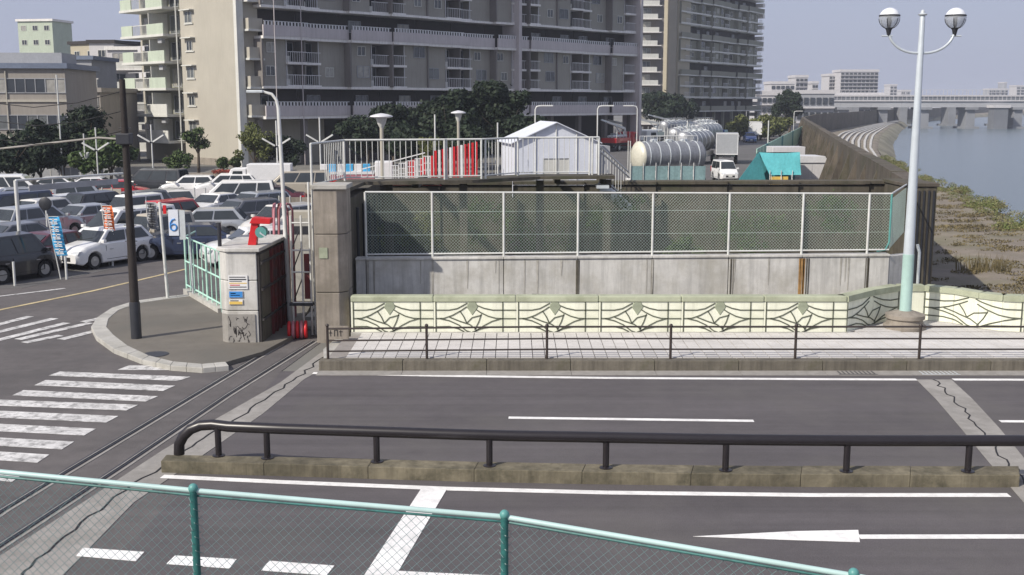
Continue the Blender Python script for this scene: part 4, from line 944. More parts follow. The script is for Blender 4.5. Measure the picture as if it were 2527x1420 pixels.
def gallery_block(t, L, D, H, zk, bay_w, mw_, mp, mpar, mslab, lattice, two=True, seed=1):
    R = random.Random(seed); nb = int(L / bay_w); bw = L / nb
    part('core_wall', MB().box(0, L, 1.7, D, 4.6, H), mw_, t)
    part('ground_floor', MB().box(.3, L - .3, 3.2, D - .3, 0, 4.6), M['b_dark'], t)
    for i in range(nb + 1): part('column', MB().box(i * bw - .28, i * bw + .28, .3, .9, 0, 4.7), mw_, t) if i < nb + 1 else None
    off = [(.0, .55, .0, -.35)[i % 4] for i in range(nb)]
    for z0 in zk:
        nxt = z0 + 7.9
        for i in range(nb):
            x0, x1, o = i * bw, (i + 1) * bw, off[i]
            part('gallery_floor', MB().box(x0, x1 - .004, -.75 + o, 1.7, z0 - .28, z0), mslab, t)
            part('gallery_parapet', MB().box(x0 + .01, x1 - .01, -.80 + o, -.62 + o, z0 + .002, z0 + 1.05), mpar, t)
            part('gallery_roof', MB().box(x0, x1 - .004, -.45 + o, 1.7, z0 + 2.75, z0 + 3.0), mslab, t)
            if lattice:
                m = MB(); n_ = int(bw / .42)
                m.box(x0 + .1, x1 - .1, -.76 + o, -.70 + o, z0 + 1.40, z0 + 1.46)
                for k in range(n_): xx = x0 + .15 + k * (bw - .3) / n_; m.box(xx, xx + .18, -.75 + o, -.71 + o, z0 + 1.05, z0 + 1.4)
                part('lattice', m, M['b_lattice'], t)
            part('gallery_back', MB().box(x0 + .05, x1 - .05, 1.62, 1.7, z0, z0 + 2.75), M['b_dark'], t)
            if R.random() < .7: window(t, x0 + bw * R.uniform(.3, .7), 1.61, z0 + .9, 'm')
            if not two: continue
            a, b = z0 + 3.0, z0 + 7.9 - .28
            if b > H: continue
            pw_ = bw * (.56 if i % 2 == 0 else .62); s = 0 if i % 2 else 1
            xa, xb = (x0 + .08, x0 + pw_) if s else (x1 - pw_, x1 - .08)
            part('wall_panel', MB().box(xa, xb, .0 + o, 1.7, a, b), mp, t)
            part('fin', MB().box(x0 - .09, x0 + .07, -.55 + o, 1.7, a + .003, b - .003), mw_, t)
            ra, rb = (xb, x1 - .12) if s else (x0 + .12, xa)
            for f in range(2):
                zz = a + f * (b - a) / 2
                part('balcony_floor', MB().box(ra, rb, -.4 + o, 1.7, zz + (.003 if f == 0 else -.12), zz + .12), mslab, t)
                m = MB(); n_ = max(3, int((rb - ra) / .28))
                m.box(ra, rb, -.36 + o, -.31 + o, zz + 1.1, zz + 1.16)
                for k in range(n_): xx = ra + .05 + k * (rb - ra - .1) / n_; m.box(xx, xx + .035, -.35 + o, -.32 + o, zz + .12, zz + 1.1)
                part('balcony_bars', m, M['b_lattice'], t)
                window(t, (ra + rb) / 2, 1.68, zz + .2, 't')
                if R.random() < .75: window(t, (xa + xb) / 2 + R.uniform(-.6, .6), -.01 + o, zz + 1.0, R.choice('sm'))
                if R.random() < .5:
                    m = MB().box(ra + .1, ra + .9, .6 + o, .95 + o, zz + .13, zz + .75); part('air_conditioner', m, M['a_white'], t)
            if R.random() < .6: part('drain_pipe', MB().tube((xb + .08 if s else xa - .08, -.05 + o, a), (xb + .08 if s else xa - .08, -.05 + o, b), .05, n=6), M['b_lattice'], t)
    part('roof_parapet', MB().box(-.1, L + .1, 1.5, D + .1, H, H + .6), mslab, t)
CB = (-25.05, 112.9)
yawB = math.atan2(.72, .69)
t = thing('apartment_block', 'long grey mauve apartment block in shade with stepped gallery balconies', 'apartment block', (*CB, 0), yawB)
gallery_block(t, 60.5, 13, 33, (5.0, 12.9, 20.8), 5.05, M['b_wall'], M['b_panel'], M['b_mauve'], M['b_slab'], True, seed=4)
for xx in (36.2, 60.3): part('pilaster', MB().box(xx, xx + .5, -1.2, 1.7, 0, 33), M['b_mauve'], t)
for xx in (1.2, 4.4): part('downpipe', MB().tube((xx, -.95, 0), (xx, -.95, 33), .045, n=6), M['b_mauve'], t)
YC = 252.0; XC = X_(1672, YC, 10)
t = thing('apartment_block', 'far olive grey apartment block in shade, curving towards the river at right', 'apartment block', (XC, YC, 0), math.atan2(.83, .55))
gallery_block(t, 49, 13, 40, (4.6, 12.7, 20.8, 28.9), 5.4, M['c_wall'], M['c_wall'], M['c_wall'], M['c_slab'], False, seed=9)
for z in (7.6, 15.7, 23.8, 31.9):
    for f in (0, 2.45): part('slab_band', MB().box(0, 49, -.62, -.40, z + f - .1, z + f + .22), M['c_slab'], t)
for k in range(13):                             # projecting side balconies at its far end
    part('side_balcony', MB().box(49.0, 50.2, -.4, 2.6, 3.0 + k * 2.75, 3.9 + k * 2.75), M['b_slab'], t)
# stair tower with tan end wall and the stack of white balconies
ex = Vector((math.cos(math.atan2(.55, -.83)), math.sin(math.atan2(.55, -.83)), 0))
t = thing('stair_tower', 'sunlit tan end tower between the two shaded apartment blocks', 'tower', (XC, YC - .2, 0), math.atan2(.83, .55))
part('wall', MB().box(-.2, 6, .0, 6.5, 0, 42), M['c_end'], t)
part('edge_pilaster', MB().box(-.5, -.2, .4, 2.2, 0, 42), M['a_wall'], t)
XD = X_(1578, 236, 10)
t = thing('balcony_stack', 'narrow stack of white balconies left of the tan tower', 'apartment block', (XD, 238, 0), math.radians(4))
part('wall', MB().box(0, 5.2, .2, 8, 0, 40), M['b_wall'], t)
for k in range(14):
    z = 2.0 + 2.7 * k
    part('balcony', MB().box(.2, 3.6 + .3 * (k % 2), -1.4, -.0, z, z + .95), M['a_white'], t); part('slab', MB().box(.1, 4.4, -1.5, .2, z - .16, z - .002), M['b_slab'], t)
    window(t, 1.6, .19, z + .9, 'm')
# left block: lit end wall and balcony column
yawA = math.atan2(-.69, .72); cA = Vector((-27.2, 112.0, 0)); dA = Vector((.72, -.69, 0))
oA = cA - dA * 22.0
t = thing('apartment_block', 'sunlit cream apartment block with white balconies and a blank end wall', 'apartment block', tuple(oA), yawA)
HA = 31
part('balcony_wall', MB().box(.2, 11.6, 1.6, 2.6, 0, HA), M['a_wall'], t); part('end_wall', MB().box(11.7, 22.0, .0, 2.6, 0, HA), M['a_wall'], t); part('rear_body', MB().box(.2, 19.9, 2.6, 12, 0, HA - .3), M['a_wall'], t)
part('corner_trim', MB().box(21.9, 22.4, -.08, .7, 0, HA), M['a_white'], t); part('plinth', MB().box(11.6, 22.1, -.15, .0, 0, .7), M['concrete_brown'], t)
for k in range(10):
    z = 2.3 + 2.8 * k; mm_ = 'a_green' if k > 1 else 'a_white'
    part('balcony_slab', MB().box(.6, 9.9, -1.0, 1.6, z - .25, z), M['a_white'], t)
    part('balcony_parapet', MB().box(.8, 3.2, -.95, -.80, z + .002, z + 1.1), M[mm_], t); part('balcony_parapet', MB().box(6.4, 9.8, -.95, -.80, z + .002, z + 1.1), M[mm_], t)
    m = MB(); m.box(3.2, 6.4, -.92, -.86, z + 1.0, z + 1.07)
    for q in range(12): m.box(3.3 + q * .27, 3.34 + q * .27, -.91, -.87, z, z + 1.0)
    part('balcony_railing', m, M['a_white'], t)
    part('recess', MB().box(.7, 9.7, 1.55, 1.6, z + .02, z + 2.5), M['c_wall'], t)
    for xx in (2.2, 4.9, 8.0): window(t, xx, 1.54, z + .15, 't')
    part('partition', MB().box(6.35, 6.45, -.7, 1.54, z + .003, z + 2.3), M['a_white'], t)
    if k % 3 != 1: part('laundry_rack', MB().bar((1.2, -.6, z + 1.7), (6.0, -.6, z + 1.7), .05).box(3.6, 4.3, -.62, -.58, z + 1.1, z + 1.68).box(4.6, 5.1, -.62, -.58, z + 1.2, z + 1.68), M['far_wall'], t)
    window(t, 13.4, -.01, z + .95, 's' if k % 2 else 'p'); part('window_hood', MB().box(12.4, 14.5, -.55, -.002, z + 2.2, z + 2.3), M['a_white'], t)
    part('sill', MB().box(12.6, 14.3, -.12, -.002, z + .82, z + .93), M['a_white'], t)
    if k in (0, 2, 3): part('air_conditioner', MB().box(7.8, 8.6, -.5, -.1, z + 1.9, z + 2.4), M['far_grey'], t)
    part('side_balcony', MB().box(22.05, 23.0, .9, 2.5, z, z + 1.05), M['a_wall'], t); part('side_slab', MB().box(22.05, 23.1, .8, 2.6, z - .2, z - .002), M['a_white'], t)
part('drain_pipe', MB().tube((11.0, -.06, 0), (11.0, -.06, HA), .08, n=8), M['a_white'], t)
part('roof_parapet', MB().box(0, 22.1, -.1, 2.8, HA + .003, HA + .6), M['a_white'], t)
# smaller buildings on the left
def simple_block(name, label, px, Y, yaw, L, D, H, wm, floors, cols, wk='m', roof=None, cat='building', zfirst=1.0, bal=False, grp=None):
    t = thing(name, label, cat, (X_(px, Y, 3), Y, 0), yaw, grp)
    part('wall', MB().box(0, L, 0, D, 0, H), wm, t); part('roof', MB().box(-.3, L + .3, -.3, D + .3, H + .003, H + .45), roof or M['b_slab'], t)
    fh = H / floors
    for f in range(floors):
        for c_ in range(cols):
            window(t, L * (c_ + .5) / cols, -.01, f * fh + zfirst, wk)
        if bal:
            part('balcony', MB().box(L * .06, L * .94, -1.1, -.95, f * fh + .2, f * fh + 1.15), M['a_white'], t); part('balcony_slab', MB().box(L * .05, L * .95, -1.15, -.002, f * fh + .0, f * fh + .19), M['b_slab'], t)
    return t
t = simple_block('low_office', 'taupe three storey building at the left edge with a blue grey roof', -75, 96, math.radians(4), 8.3, 9, 9.2, M['l_wall'], 3, 5, 'm', M['roof_blue'], 'building')
part('penthouse', MB().box(1.5, 7.5, 2, 6, 9.7, 10.6), M['far_grey'], t)
for k in range(3): part('string_course', MB().box(-.05, 8.35, -.12, -.002, .3 + 3.05 * k, .5 + 3.05 * k), M['a_wall'], t)
part('drain_pipe', MB().tube((3.4, -.08, 0), (3.4, -.08, 9), .06, n=8), M['a_wall'], t)
t = simple_block('low_office', 'brown grey low wing behind the dark utility pole, seen above the trees', 110, 116, math.radians(-5), 6.2, 9, 7.4, M['l_wall'], 3, 4, 's', M['l_wall'])
m = MB(); m.box(0, 6, .2, .26, 8.7, 8.8)
for k in range(20): m.box(.1 + k * .3, .14 + k * .3, .2, .26, 7.8, 8.7)
part('roof_rail', m, M['a_white'], t)
simple_block('mid_apartment', 'pinkish beige apartment block with a dark flat roof, left of the cream block', 186, 168, math.radians(-30), 8.5, 9, 14.8, M['c_end'], 5, 3, 's', M['b_dark'], 'apartment block')
simple_block('mid_apartment', 'blank cream stair wing beside the pinkish beige block', 232, 160, math.radians(-6), 3.6, 8, 14.6, M['far_wall'], 5, 1, 's', M['b_dark'], 'apartment block')
simple_block('mid_apartment', 'pale grey balcony wing just left of the cream apartment block', 276, 150, math.radians(-4), 6, 8, 13.2, M['far_wall'], 5, 2, 'm', None, 'apartment block', bal=True)
simple_block('distant_tower', 'pale green grey tower rising above the low roofs at the far left', 60, 230, math.radians(-10), 7.6, 7, 22.5, M['a_green'], 8, 3, 's', None, 'tower')
simple_block('blue_roof_house', 'bluish low house between the left edge building and the beige block', -20, 130, math.radians(0), 12, 8, 11.2, M['far_grey'], 3, 6, 'm', M['roof_blue'], 'house')

# ================================================================ TREES
def tree(label, px, Y, H, R, leaf, th=None, n=2600, ls=.17, name='tree', squash=1.0, z0=0, grp=None, clumps=15, nolabel=None):
    x = X_(px, Y, 2); th = th if th is not None else H * .35
    t = thing(name, label, 'tree', (x, Y, z0), 0, grp)
    m = MB(); m.path([(0, 0, 0), (.05 * R, 0, th), (.1 * R, .05, H * .75)], [H * .022 + .05, H * .017 + .03, .03], 8)
    for k in range(5):
        a = rnd(0, 6.3); m.path([(.03, 0, th * .9), (math.cos(a) * R * .35, math.sin(a) * R * .35, th + (H - th) * .35), (math.cos(a) * R * .75, math.sin(a) * R * .75, th + (H - th) * rnd(.4, .7))], [H * .011 + .02, .04, .02], 5)
    part('trunk', m, M['bark'], t, smooth=50)
    cl = []; hc = (H - th) / 2
    for k in range(clumps):
        a = rnd(0, 6.3); r = R * rnd(.15, .75); zz = th + hc + hc * rnd(-.65, .6)
        s = R * rnd(.2, .44) * (1 - .25 * abs(zz - th - hc) / hc); cl.append((r * math.cos(a), r * math.sin(a), zz, s, s, s * .75 * squash))
    cl.append((0, 0, th + hc, R * .5, R * .5, hc * .6))
    o = link('crown', leaf_mesh('crown', cl, n, ls, leaf), t); return t
D_, MI, YE = M['leaf_dark'], M['leaf_mid'], M['leaf_yellow']
for i, (px, Y, H, R, lab) in enumerate(((905, 112, 5.6, 3.0, 'dark tree at the left end of the tree mass before the mauve block'), (968, 110, 6.6, 3.2, 'dark tree behind the larger mushroom lamp'), (1040, 112, 7.0, 3.3, 'dense dark tree left of the yellow green bush'), (1108, 106, 8.6, 3.2, 'tall dark tree behind the smaller mushroom lamp'), (1180, 112, 8.2, 3.4, 'dark tree between the two tallest in the mass before the mauve block'), (1245, 108, 9.2, 3.3, 'tallest dark tree at the right end of the mass, left of the tent ridge'), (1010, 100, 4.4, 2.6, 'low dark tree in front of the tree mass'), (1170, 98, 4.8, 2.9, 'low dark tree between the mushroom lamp and the black post'), (1290, 104, 5.6, 2.2, 'small dark tree touching the left slope of the tent'))):
    tree(lab, px, Y, H, R, D_, th=1.2, n=6500, ls=.24, grp='dark trees before the mauve block', clumps=16)
tree('small yellow green bushy tree between the two mushroom lamps', 1065, 92, 4.0, 1.7, YE, th=1.0, n=2200, ls=.12, name='bushy_tree')
for px, Y, H, R, lab, lf in ((215, 92, 7.0, 3.2, 'dark green tree in front of the brown grey low wing', D_), (150, 90, 5.4, 2.6, 'dark tree left of the tall pole with the V bracket', D_), (270, 88, 4.6, 2.2, 'green tree just left of the dark utility pole', MI), (20, 84, 4.4, 2.8, 'dark shaded shrubby tree at the left edge', D_), (95, 86, 4.2, 2.4, 'dark shrubby tree beside the thin wires, second from the left edge', D_), (235, 84, 3.6, 2.0, 'green bush tree between the white V lamp poles', MI)):
    tree(lab, px, Y, H, R, lf, th=.9, n=4200, ls=.2, clumps=13)
tree('slim tree with dark leafy top against the cream end wall', 488, 100, 4.6, 1.3, MI, th=2.0, n=1500, ls=.13)
tree('loose olive tree at the corner of the cream end wall', 628, 97, 5.0, 2.0, YE, th=1.2, n=2400, ls=.14)
tree('dark bushy tree behind the bent arm street lamp', 700, 99, 3.8, 2.2, D_, th=.8, n=2400, ls=.16)
tree('left one of two round clipped shrubs before the cream wall', 549, 99, 1.9, .95, MI, th=.5, n=1500, ls=.1, name='round_shrub', clumps=7)
tree('right one of two round clipped shrubs before the cream wall', 580, 99, 1.9, .9, MI, th=.5, n=1500, ls=.1, name='round_shrub', clumps=7)
tree('green hedge tree at the foot of the balcony column', 438, 98, 2.6, 1.4, MI, th=.4, n=1800, ls=.13)
tree('dark tree at the foot of the tan stair tower', 1640, 225, 9.0, 6.2, D_, th=1.5, n=4500, ls=.4)
tree('round dark brown green tree standing by itself left of the far bridge', 1948, 235, 10.4, 4.2, D_, th=1.5, n=7000, ls=.3, clumps=18)
for i, px in enumerate((1825, 1862, 1898, 1925)):
    tree(('leftmost', 'second', 'third', 'rightmost')[i] + ' clump of the olive green hedge trees behind the yard', px, 190 + 4 * i, 4.6 - .2 * i, 3.0, YE, th=.4, n=3000, ls=.28, name='hedge_tree')
# red flower bed and planting before the cream wall
m = MB(); m.box(-3.2, 3.2, -.5, .5, 0, .35); fb = solo('planter', m, M['concrete_brown'], 'low brown planter in front of the cream end wall', 'planter', loc=(X_(560, 96, 0), 96, 0), rot=-.1)
M['flower'] = leafmat('flower_red', (.34, .06, .045), (.20, .05, .03))
o = link('red_flowers', leaf_mesh('flowers', [(X_(px, 95.8, .5), 95.8, .5, .5, .4, .22) for px in range(535, 605, 9)], 1500, .07, M['flower'])); tag(o, 'bed of red flowers before the cream end wall', 'flowers'); o['kind'] = 'stuff'

# ================================================================ CARS
def car_proto(kind):
    P = dict(hatch=(4.0, 1.70, 1.50, .92, (1.95, .98), (.95, .98), (.35, 1.43), (-1.45, 1.45), (-1.92, 1.0)),
             minivan=(4.7, 1.72, 1.84, .95, (2.3, .98), (1.72, 1.02), (.85, 1.76), (-2.1, 1.78), (-2.3, 1.02)),
             sedan=(4.6, 1.76, 1.43, .90, (2.25, .80), (1.0, .94), (.25, 1.38), (-.95, 1.37), (-1.75, .98)),
             suv=(4.4, 1.80, 1.66, 1.0, (2.15, 1.0), (1.1, 1.06), (.4, 1.60), (-1.65, 1.58), (-2.1, 1.08)),
             kei=(3.4, 1.48, 1.72, .92, (1.66, .96), (1.15, 1.0), (.6, 1.65), (-1.5, 1.66), (-1.66, .98)))[kind]
    L, W, H, belt, nose, cowl, rf, rr, tl = P; hw = W / 2; r = .31
    t = thing('parked_car', 'x', 'car')
    xw = (L / 2 - .82, -L / 2 + .78)
    st = sorted(set([round(v, 3) for v in list(np.linspace(-L / 2, L / 2, 15)) + [x + d for x in xw for d in (-.37, -.33, -.26, -.15, 0, .15, .26, .33, .37)] + [-L / 2 + .06, L / 2 - .06, -L / 2 + .16, L / 2 - .16]]))
    kx = [-L / 2, tl[0] - .03, tl[0] + .1, cowl[0], nose[0] - .28, nose[0] - .04, L / 2]; kz = [.80, tl[1] - .03, belt + .06, belt + .07, nose[1] - .12, nose[1] - .30, .62]
    if kind == 'sedan': kx = [-L / 2, -L / 2 + .08, tl[0], cowl[0], nose[0] - .25, nose[0] - .02, L / 2]; kz = [.78, .95, .97, .94, .78, .66, .55]
    sec = []
    for x in st:
        e = abs(x) / (L / 2); w_ = hw * (1 - .16 * max(0, (e - .72) / .28) ** 2.2)
        zt_ = float(np.interp(x, kx, kz)); zb_ = .20 + .10 * max(0, (e - .8) / .2) ** 2
        for xx in xw:
            if abs(x - xx) < .37: zb_ = max(zb_, .30 + math.sqrt(max(0, .37 ** 2 - (x - xx) ** 2)))
        zt_ = max(zt_, zb_ + .12)
        zm = zb_ + (zt_ - zb_) * .55
        sec.append([(0, zb_), (w_ * .95, zb_), (w_, zb_ + .04), (w_ * 1.0, zm), (w_ * .975, zt_ - .07), (w_ * .90, zt_), (w_ * .5, zt_ + .025), (0, zt_ + .035)])
    vs = []; k = 8
    ring_n = 2 * k - 2
    for x, s in zip(st, sec):
        vs += [(x, y, z) for y, z in s] + [(x, -y, z) for y, z in s[-2:0:-1]]
    fs = [(i * ring_n + j, (i + 1) * ring_n + j, (i + 1) * ring_n + (j + 1) % ring_n, i * ring_n + (j + 1) % ring_n) for i in range(len(st) - 1) for j in range(ring_n)]
    fs += [tuple(range(ring_n)), tuple((len(st) - 1) * ring_n + j for j in range(ring_n))[::-1]]
    part('body', MB().add(vs, fs), M['white'], t, smooth=38)
    yb, yt = hw * .93, hw * .74; zb_ = belt + .02
    C8 = [(tl[0], zb_), (cowl[0], zb_), (rf[0], rf[1]), (rr[0], rr[1])]
    m = MB(); v = [(x, yb if z < 1.2 and i < 2 else yt, z) for i, (x, z) in enumerate(C8)]
    v2 = v + [(a, -b, c) for a, b, c in v]
    v2 += [(rf[0] - .1, 0, H), (rr[0] + .15, 0, H - .01)]
    m.add(v2, [(0, 3, 2, 1)][:1] + [(4, 5, 6, 7), (1, 2, 6, 5), (0, 4, 7, 3), (2, 3, 9, 8), (7, 6, 8, 9), (2, 8, 6), (3, 7, 9), (0, 1, 5, 4)])
    cb = part('cabin', m, M['white'], t, bev=.035); cb.modifiers['bevel'].angle_limit = math.radians(25)
    def onside(x0, x1, s, name, tilt0=0, tilt1=0):
        # polygon between fractions along base/roof lines
        def pt(f, g):
            xb_ = tl[0] + (cowl[0] - tl[0]) * f; xr_ = rr[0] + (rf[0] - rr[0]) * f
            z0, z1 = zb_ , rf[1] if True else 0
            x = xb_ + (xr_ - xb_) * g; y = yb + (yt - yb) * g; z = zb_ + ((rr[1] + (rf[1] - rr[1]) * f) - zb_) * g
            return (x, s * (y + .018), z + .004)
        q = [pt(x0, .1), pt(x1, .1), pt(x1, .86), pt(x0, .86)]
        part(name, MB().add(q, [(0, 1, 2, 3) if s < 0 else (3, 2, 1, 0)]), M['car_glass'], t)
    cuts = [(.06, .27), (.295, .60), (.625, .93)] if kind in ('minivan', 'suv') else [(.08, .50), (.53, .92)]
    for s in (1, -1):
        for a, b in cuts: onside(a, b, s, 'side_window')
    def glassq(b0, r0, name, s):
        def pt(g, yy): return (b0[0] + (r0[0] - b0[0]) * g + s * .02, yy, zb_ + (r0[1] - zb_) * g + .015)
        q = [pt(.10, -yb * .9), pt(.10, yb * .9), pt(.88, yt * .93), pt(.88, -yt * .93)]
        part(name, MB().add(q, [(0, 1, 2, 3) if s > 0 else (3, 2, 1, 0)]), M['car_glass'], t)
    glassq(cowl, rf, 'windscreen', 1); glassq(tl, rr, 'rear_window', -1)
    wm = MB().lathe((0, 0, 0), [(r * .62, -.09), (r * .94, -.095), (r, -.05), (r, .05), (r * .94, .095), (r * .62, .09)], 20); wm.v = [(a, c, b) for a, b, c in wm.v]
    wme = wm.mesh('wheel', M['tyre'], 40)
    rm = MB().lathe((0, 0, 0), [(r * .62, -.1), (r * .55, -.085), (r * .2, -.105), (.02, -.105)], 16)
    rm2 = MB().lathe((0, 0, 0), [(.02, .105), (r * .2, .105), (r * .55, .085), (r * .62, .1)], 16); rm.add(rm2.v, rm2.f); rm.v = [(a, c, b) for a, b, c in rm.v]
    rme = rm.mesh('rim', M['rim'], 30)
    for x in xw:
        for s in (1, -1):
            o = link('wheel', wme, t, (x, s * (hw - .13), r)); link('rim', rme, o)
    for s in (1, -1):
        part('headlight', MB().add([(L / 2 - .10, s * hw * .52, .60), (L / 2 - .16, s * hw * .93, .62), (L / 2 - .24, s * hw * .96, .76), (L / 2 - .17, s * hw * .55, .74), (L / 2 + .012, s * hw * .50, .58), (L / 2 - .06, s * hw * .90, .62), (L / 2 - .12, s * hw * .93, .74), (L / 2 - .03, s * hw * .54, .70)], [(4, 5, 6, 7), (0, 1, 5, 4), (1, 2, 6, 5), (2, 3, 7, 6), (3, 0, 4, 7)]), M['headlight'], t)
        zt0 = .80 if kind != 'minivan' and kind != 'kei' else .85
        part('tail_light', MB().box(-L / 2 - .012, -L / 2 + .16, min(s * hw * .66, s * hw * .92), max(s * hw * .66, s * hw * .92), zt0 - .16, zt0 + .03 + (.25 if kind in ('minivan', 'kei') else 0)), M['taillight'], t)
        part('mirror', MB().box(cowl[0] - .22, cowl[0] - .08, min(s * (hw - .02), s * (hw + .16)), max(s * (hw - .02), s * (hw + .16)), zb_ + .04, zb_ + .17), M['white'], t, bev=.02)
    zb2 = belt - .06; ms = MB()
    xs_ = (rf[0] * .55 + cowl[0] * .45, (rf[0] + rr[0]) / 2, rr[0] + .15)
    for s in (1, -1):
        for x in xs_: ms.box(x - .008, x + .008, s * hw * .985 - .012, s * hw * .985 + .012, .34, zb2)
        ms.box(xs_[2], xs_[0], s * hw * .99 - .012, s * hw * .99 + .012, .325, .34)
    part('door_seam', ms, M['black'], t)
    for s in (1, -1):
        for x in xs_[:2]: part('door_handle', MB().box(x - .34, x - .18, s * hw * .99 - .02, s * hw * .99 + .025, zb2 - .17, zb2 - .14), M['rim'], t)
    part('wiper', MB().bar((cowl[0] - .04, -.4, zb_ + .07), (cowl[0] - .2, .3, zb_ + .2), .015), M['black'], t)
    part('grille', MB().box(L / 2 - .05, L / 2 + .006, -hw * .5, hw * .5, .36, .52), M['black'], t)
    part('number_plate', MB().box(L / 2 - .0, L / 2 + .02, -.165, .165, .40, .56), M['plate'], t); part('number_plate', MB().box(-L / 2 - .02, -L / 2 + .01, -.165, .165, .52, .69), M['plate'], t)
    part('bumper_trim', MB().box(-L / 2 - .01, -L / 2 + .12, -hw * .82, hw * .82, .24, .36), M['black'], t)
    return t
PAINT = {k: mat('paint_' + k, c, .28, mt, var=.03, spec=.6, coat=.6) for k, c, mt in (('white', (.78, .78, .77), 0), ('pearl', (.62, .61, .58), 0), ('silver', (.42, .44, .46), .4), ('grey', (.16, .165, .18), .3), ('black', (.018, .019, .023), 0), ('navy', (.022, .034, .075), .1), ('maroon', (.09, .015, .025), .1), ('red', (.45, .02, .025), 0), ('blue', (.04, .10, .30), .1), ('beige', (.42, .38, .31), .1))}
PROTO = {}
def car(kind, px, py, yaw, paint, label, Y=None, grp='cars in the parking lot'):
    p = at(px, py, 0)
    if kind not in PROTO:
        t = car_proto(kind); PROTO[kind] = t; KIDS[t.name] = [(c, kids(c)) for c in kids(t)]
        t.location = (p.x, p.y, 0); t.rotation_euler = (0, 0, math.radians(yaw)); t['label'] = label; t['group'] = grp; cs = [c for c, _ in KIDS[t.name]]
    else: t, cs = copy_tree(PROTO[kind], (p.x, p.y, 0), math.radians(yaw), label, grp)
    for c in cs:
        if c.name.split('.')[0] in ('body', 'cabin', 'mirror'): setmat(c, PAINT[paint])
    return t
CARS = [
 ('kei', 30, 690, 62, 'black', 'black small car at the left edge showing a red tail light'),
 ('sedan', 155, 655, 58, 'maroon', 'dark maroon car behind the blue banner'),
 ('hatch', 258, 652, -118, 'white', 'white hatchback facing the road beside the orange banner'),
 ('minivan', 318, 612, -122, 'white', 'white minivan just behind the white hatchback'),
 ('kei', 392, 622, -118, 'beige', 'beige small car right behind the dark utility pole'),
 ('sedan', 60, 628, 60, 'grey', 'dark grey car in the second row behind the white lot post'),
 ('suv', 95, 590, 62, 'silver', 'silver car in the second row behind the blue banner top'),
 ('sedan', 205, 574, -120, 'silver', 'silver sedan just left of the white minivan roof'),
 ('minivan', 25, 560, -120, 'navy', 'navy minivan at the left edge, farther back'),
 ('hatch', 165, 545, 62, 'white', 'white hatchback behind the round dark mirror'),
 ('kei', 440, 575, 60, 'red', 'small red car partly hidden by the blue ring sign'),
 ('hatch', 508, 590, 188, 'silver', 'silver hatchback seen from the side with its rear wheel visible'),
 ('suv', 600, 572, -130, 'grey', 'dark grey car facing out to the right of the silver hatchback'),
 ('suv', 632, 548, -125, 'silver', 'silver car with rounded side window, beside the pink hoops'),
 ('sedan', 470, 634, 190, 'navy', 'dark navy low car below the blue ring sign'),
 ('hatch', 628, 652, 205, 'white', 'white hatchback mostly hidden behind the short concrete pillar'),
 ('hatch', 440, 532, -60, 'pearl', 'pearl car with bright roof behind the red small car'),
 ('sedan', 530, 540, -115, 'white', 'white sedan behind the silver hatchback'),
 ('kei', 375, 545, 60, 'grey', 'grey small car behind the hanging cables of the utility pole'),
 ('suv', 700, 590, -120, 'pearl', 'pale car seen through the pink hoop ladder'),
 ('sedan', 150, 486, 12, 'white', 'white car far back at the left behind the cream panel fence'),
 ('sedan', 245, 488, 8, 'white', 'white sedan far back left of the utility pole'),
 ('minivan', 30, 500, 10, 'white', 'white minivan far back at the left edge'),
 ('minivan', 385, 480, 170, 'black', 'black minivan far back right of the utility pole'),
 ('suv', 560, 488, 190, 'white', 'white car far back in front of the planter'),
 ('hatch', 470, 486, 185, 'white', 'white hatchback far back below the two clipped shrubs'),
 ('minivan', 735, 486, 186, 'beige', 'beige minivan far back right of the bent arm lamp'),
 ('sedan', 60, 520, 30, 'silver', 'silver car far back below the gantry bar'),
]
for c in CARS: car(*c)
CARS2 = [('kei', 330, 560, -120, 'white', 'white small car between the white minivan and the grey small car'), ('suv', 255, 545, 60, 'black', 'black car above the orange banner'), ('hatch', 90, 562, -118, 'pearl', 'pearl hatchback left of the round mirror'), ('minivan', 585, 520, 190, 'white', 'white minivan behind the low pinkish fence end'), ('sedan', 660, 515, 185, 'maroon', 'maroon sedan just left of the pink hoops, farther back'), ('kei', 205, 520, 20, 'silver', 'silver small car before the low cream panel fence'), ('hatch', 300, 500, 15, 'red', 'red hatchback far back just left of the utility pole')]
for c in CARS2: car(*c)
# yard vehicles
car('kei', 1787, 446, -84, 'white', 'small white van facing the camera in the truck yard', grp='vehicles in the truck yard')
car('suv', 1850, 352, -95, 'blue', 'blue vehicle below the white and red bus in the yard', grp='vehicles in the truck yard')
car('sedan', 1905, 330, -100, 'silver', 'silver car at the far end of the yard by the teal fence', grp='vehicles in the truck yard')
car('sedan', 1925, 322, -100, 'white', 'white car at the far end of the yard by the teal fence', grp='vehicles in the truck yard')
def wheel_at(parent, x, y, r=.48):
    if 'truckwheel' not in WIN:
        a = MB().lathe((0, 0, 0), [(r * .6, -.14), (r, -.12), (r, .12), (r * .6, .14)], 18); a.v = [(p, s, q) for p, q, s in a.v]
        b = MB().lathe((0, 0, 0), [(r * .6, -.145), (.1, -.1), (.02, -.16)], 14); b2 = MB().lathe((0, 0, 0), [(.02, .16), (.1, .1), (r * .6, .145)], 14); b.add(b2.v, b2.f); b.v = [(p, s, q) for p, q, s in b.v]
        WIN['truckwheel'] = (a.mesh('wheel', M['tyre'], 40), b.mesh('rim', M['rim'], 30))
    o = link('wheel', WIN['truckwheel'][0], parent, (x, y, r)); link('rim', WIN['truckwheel'][1], o)
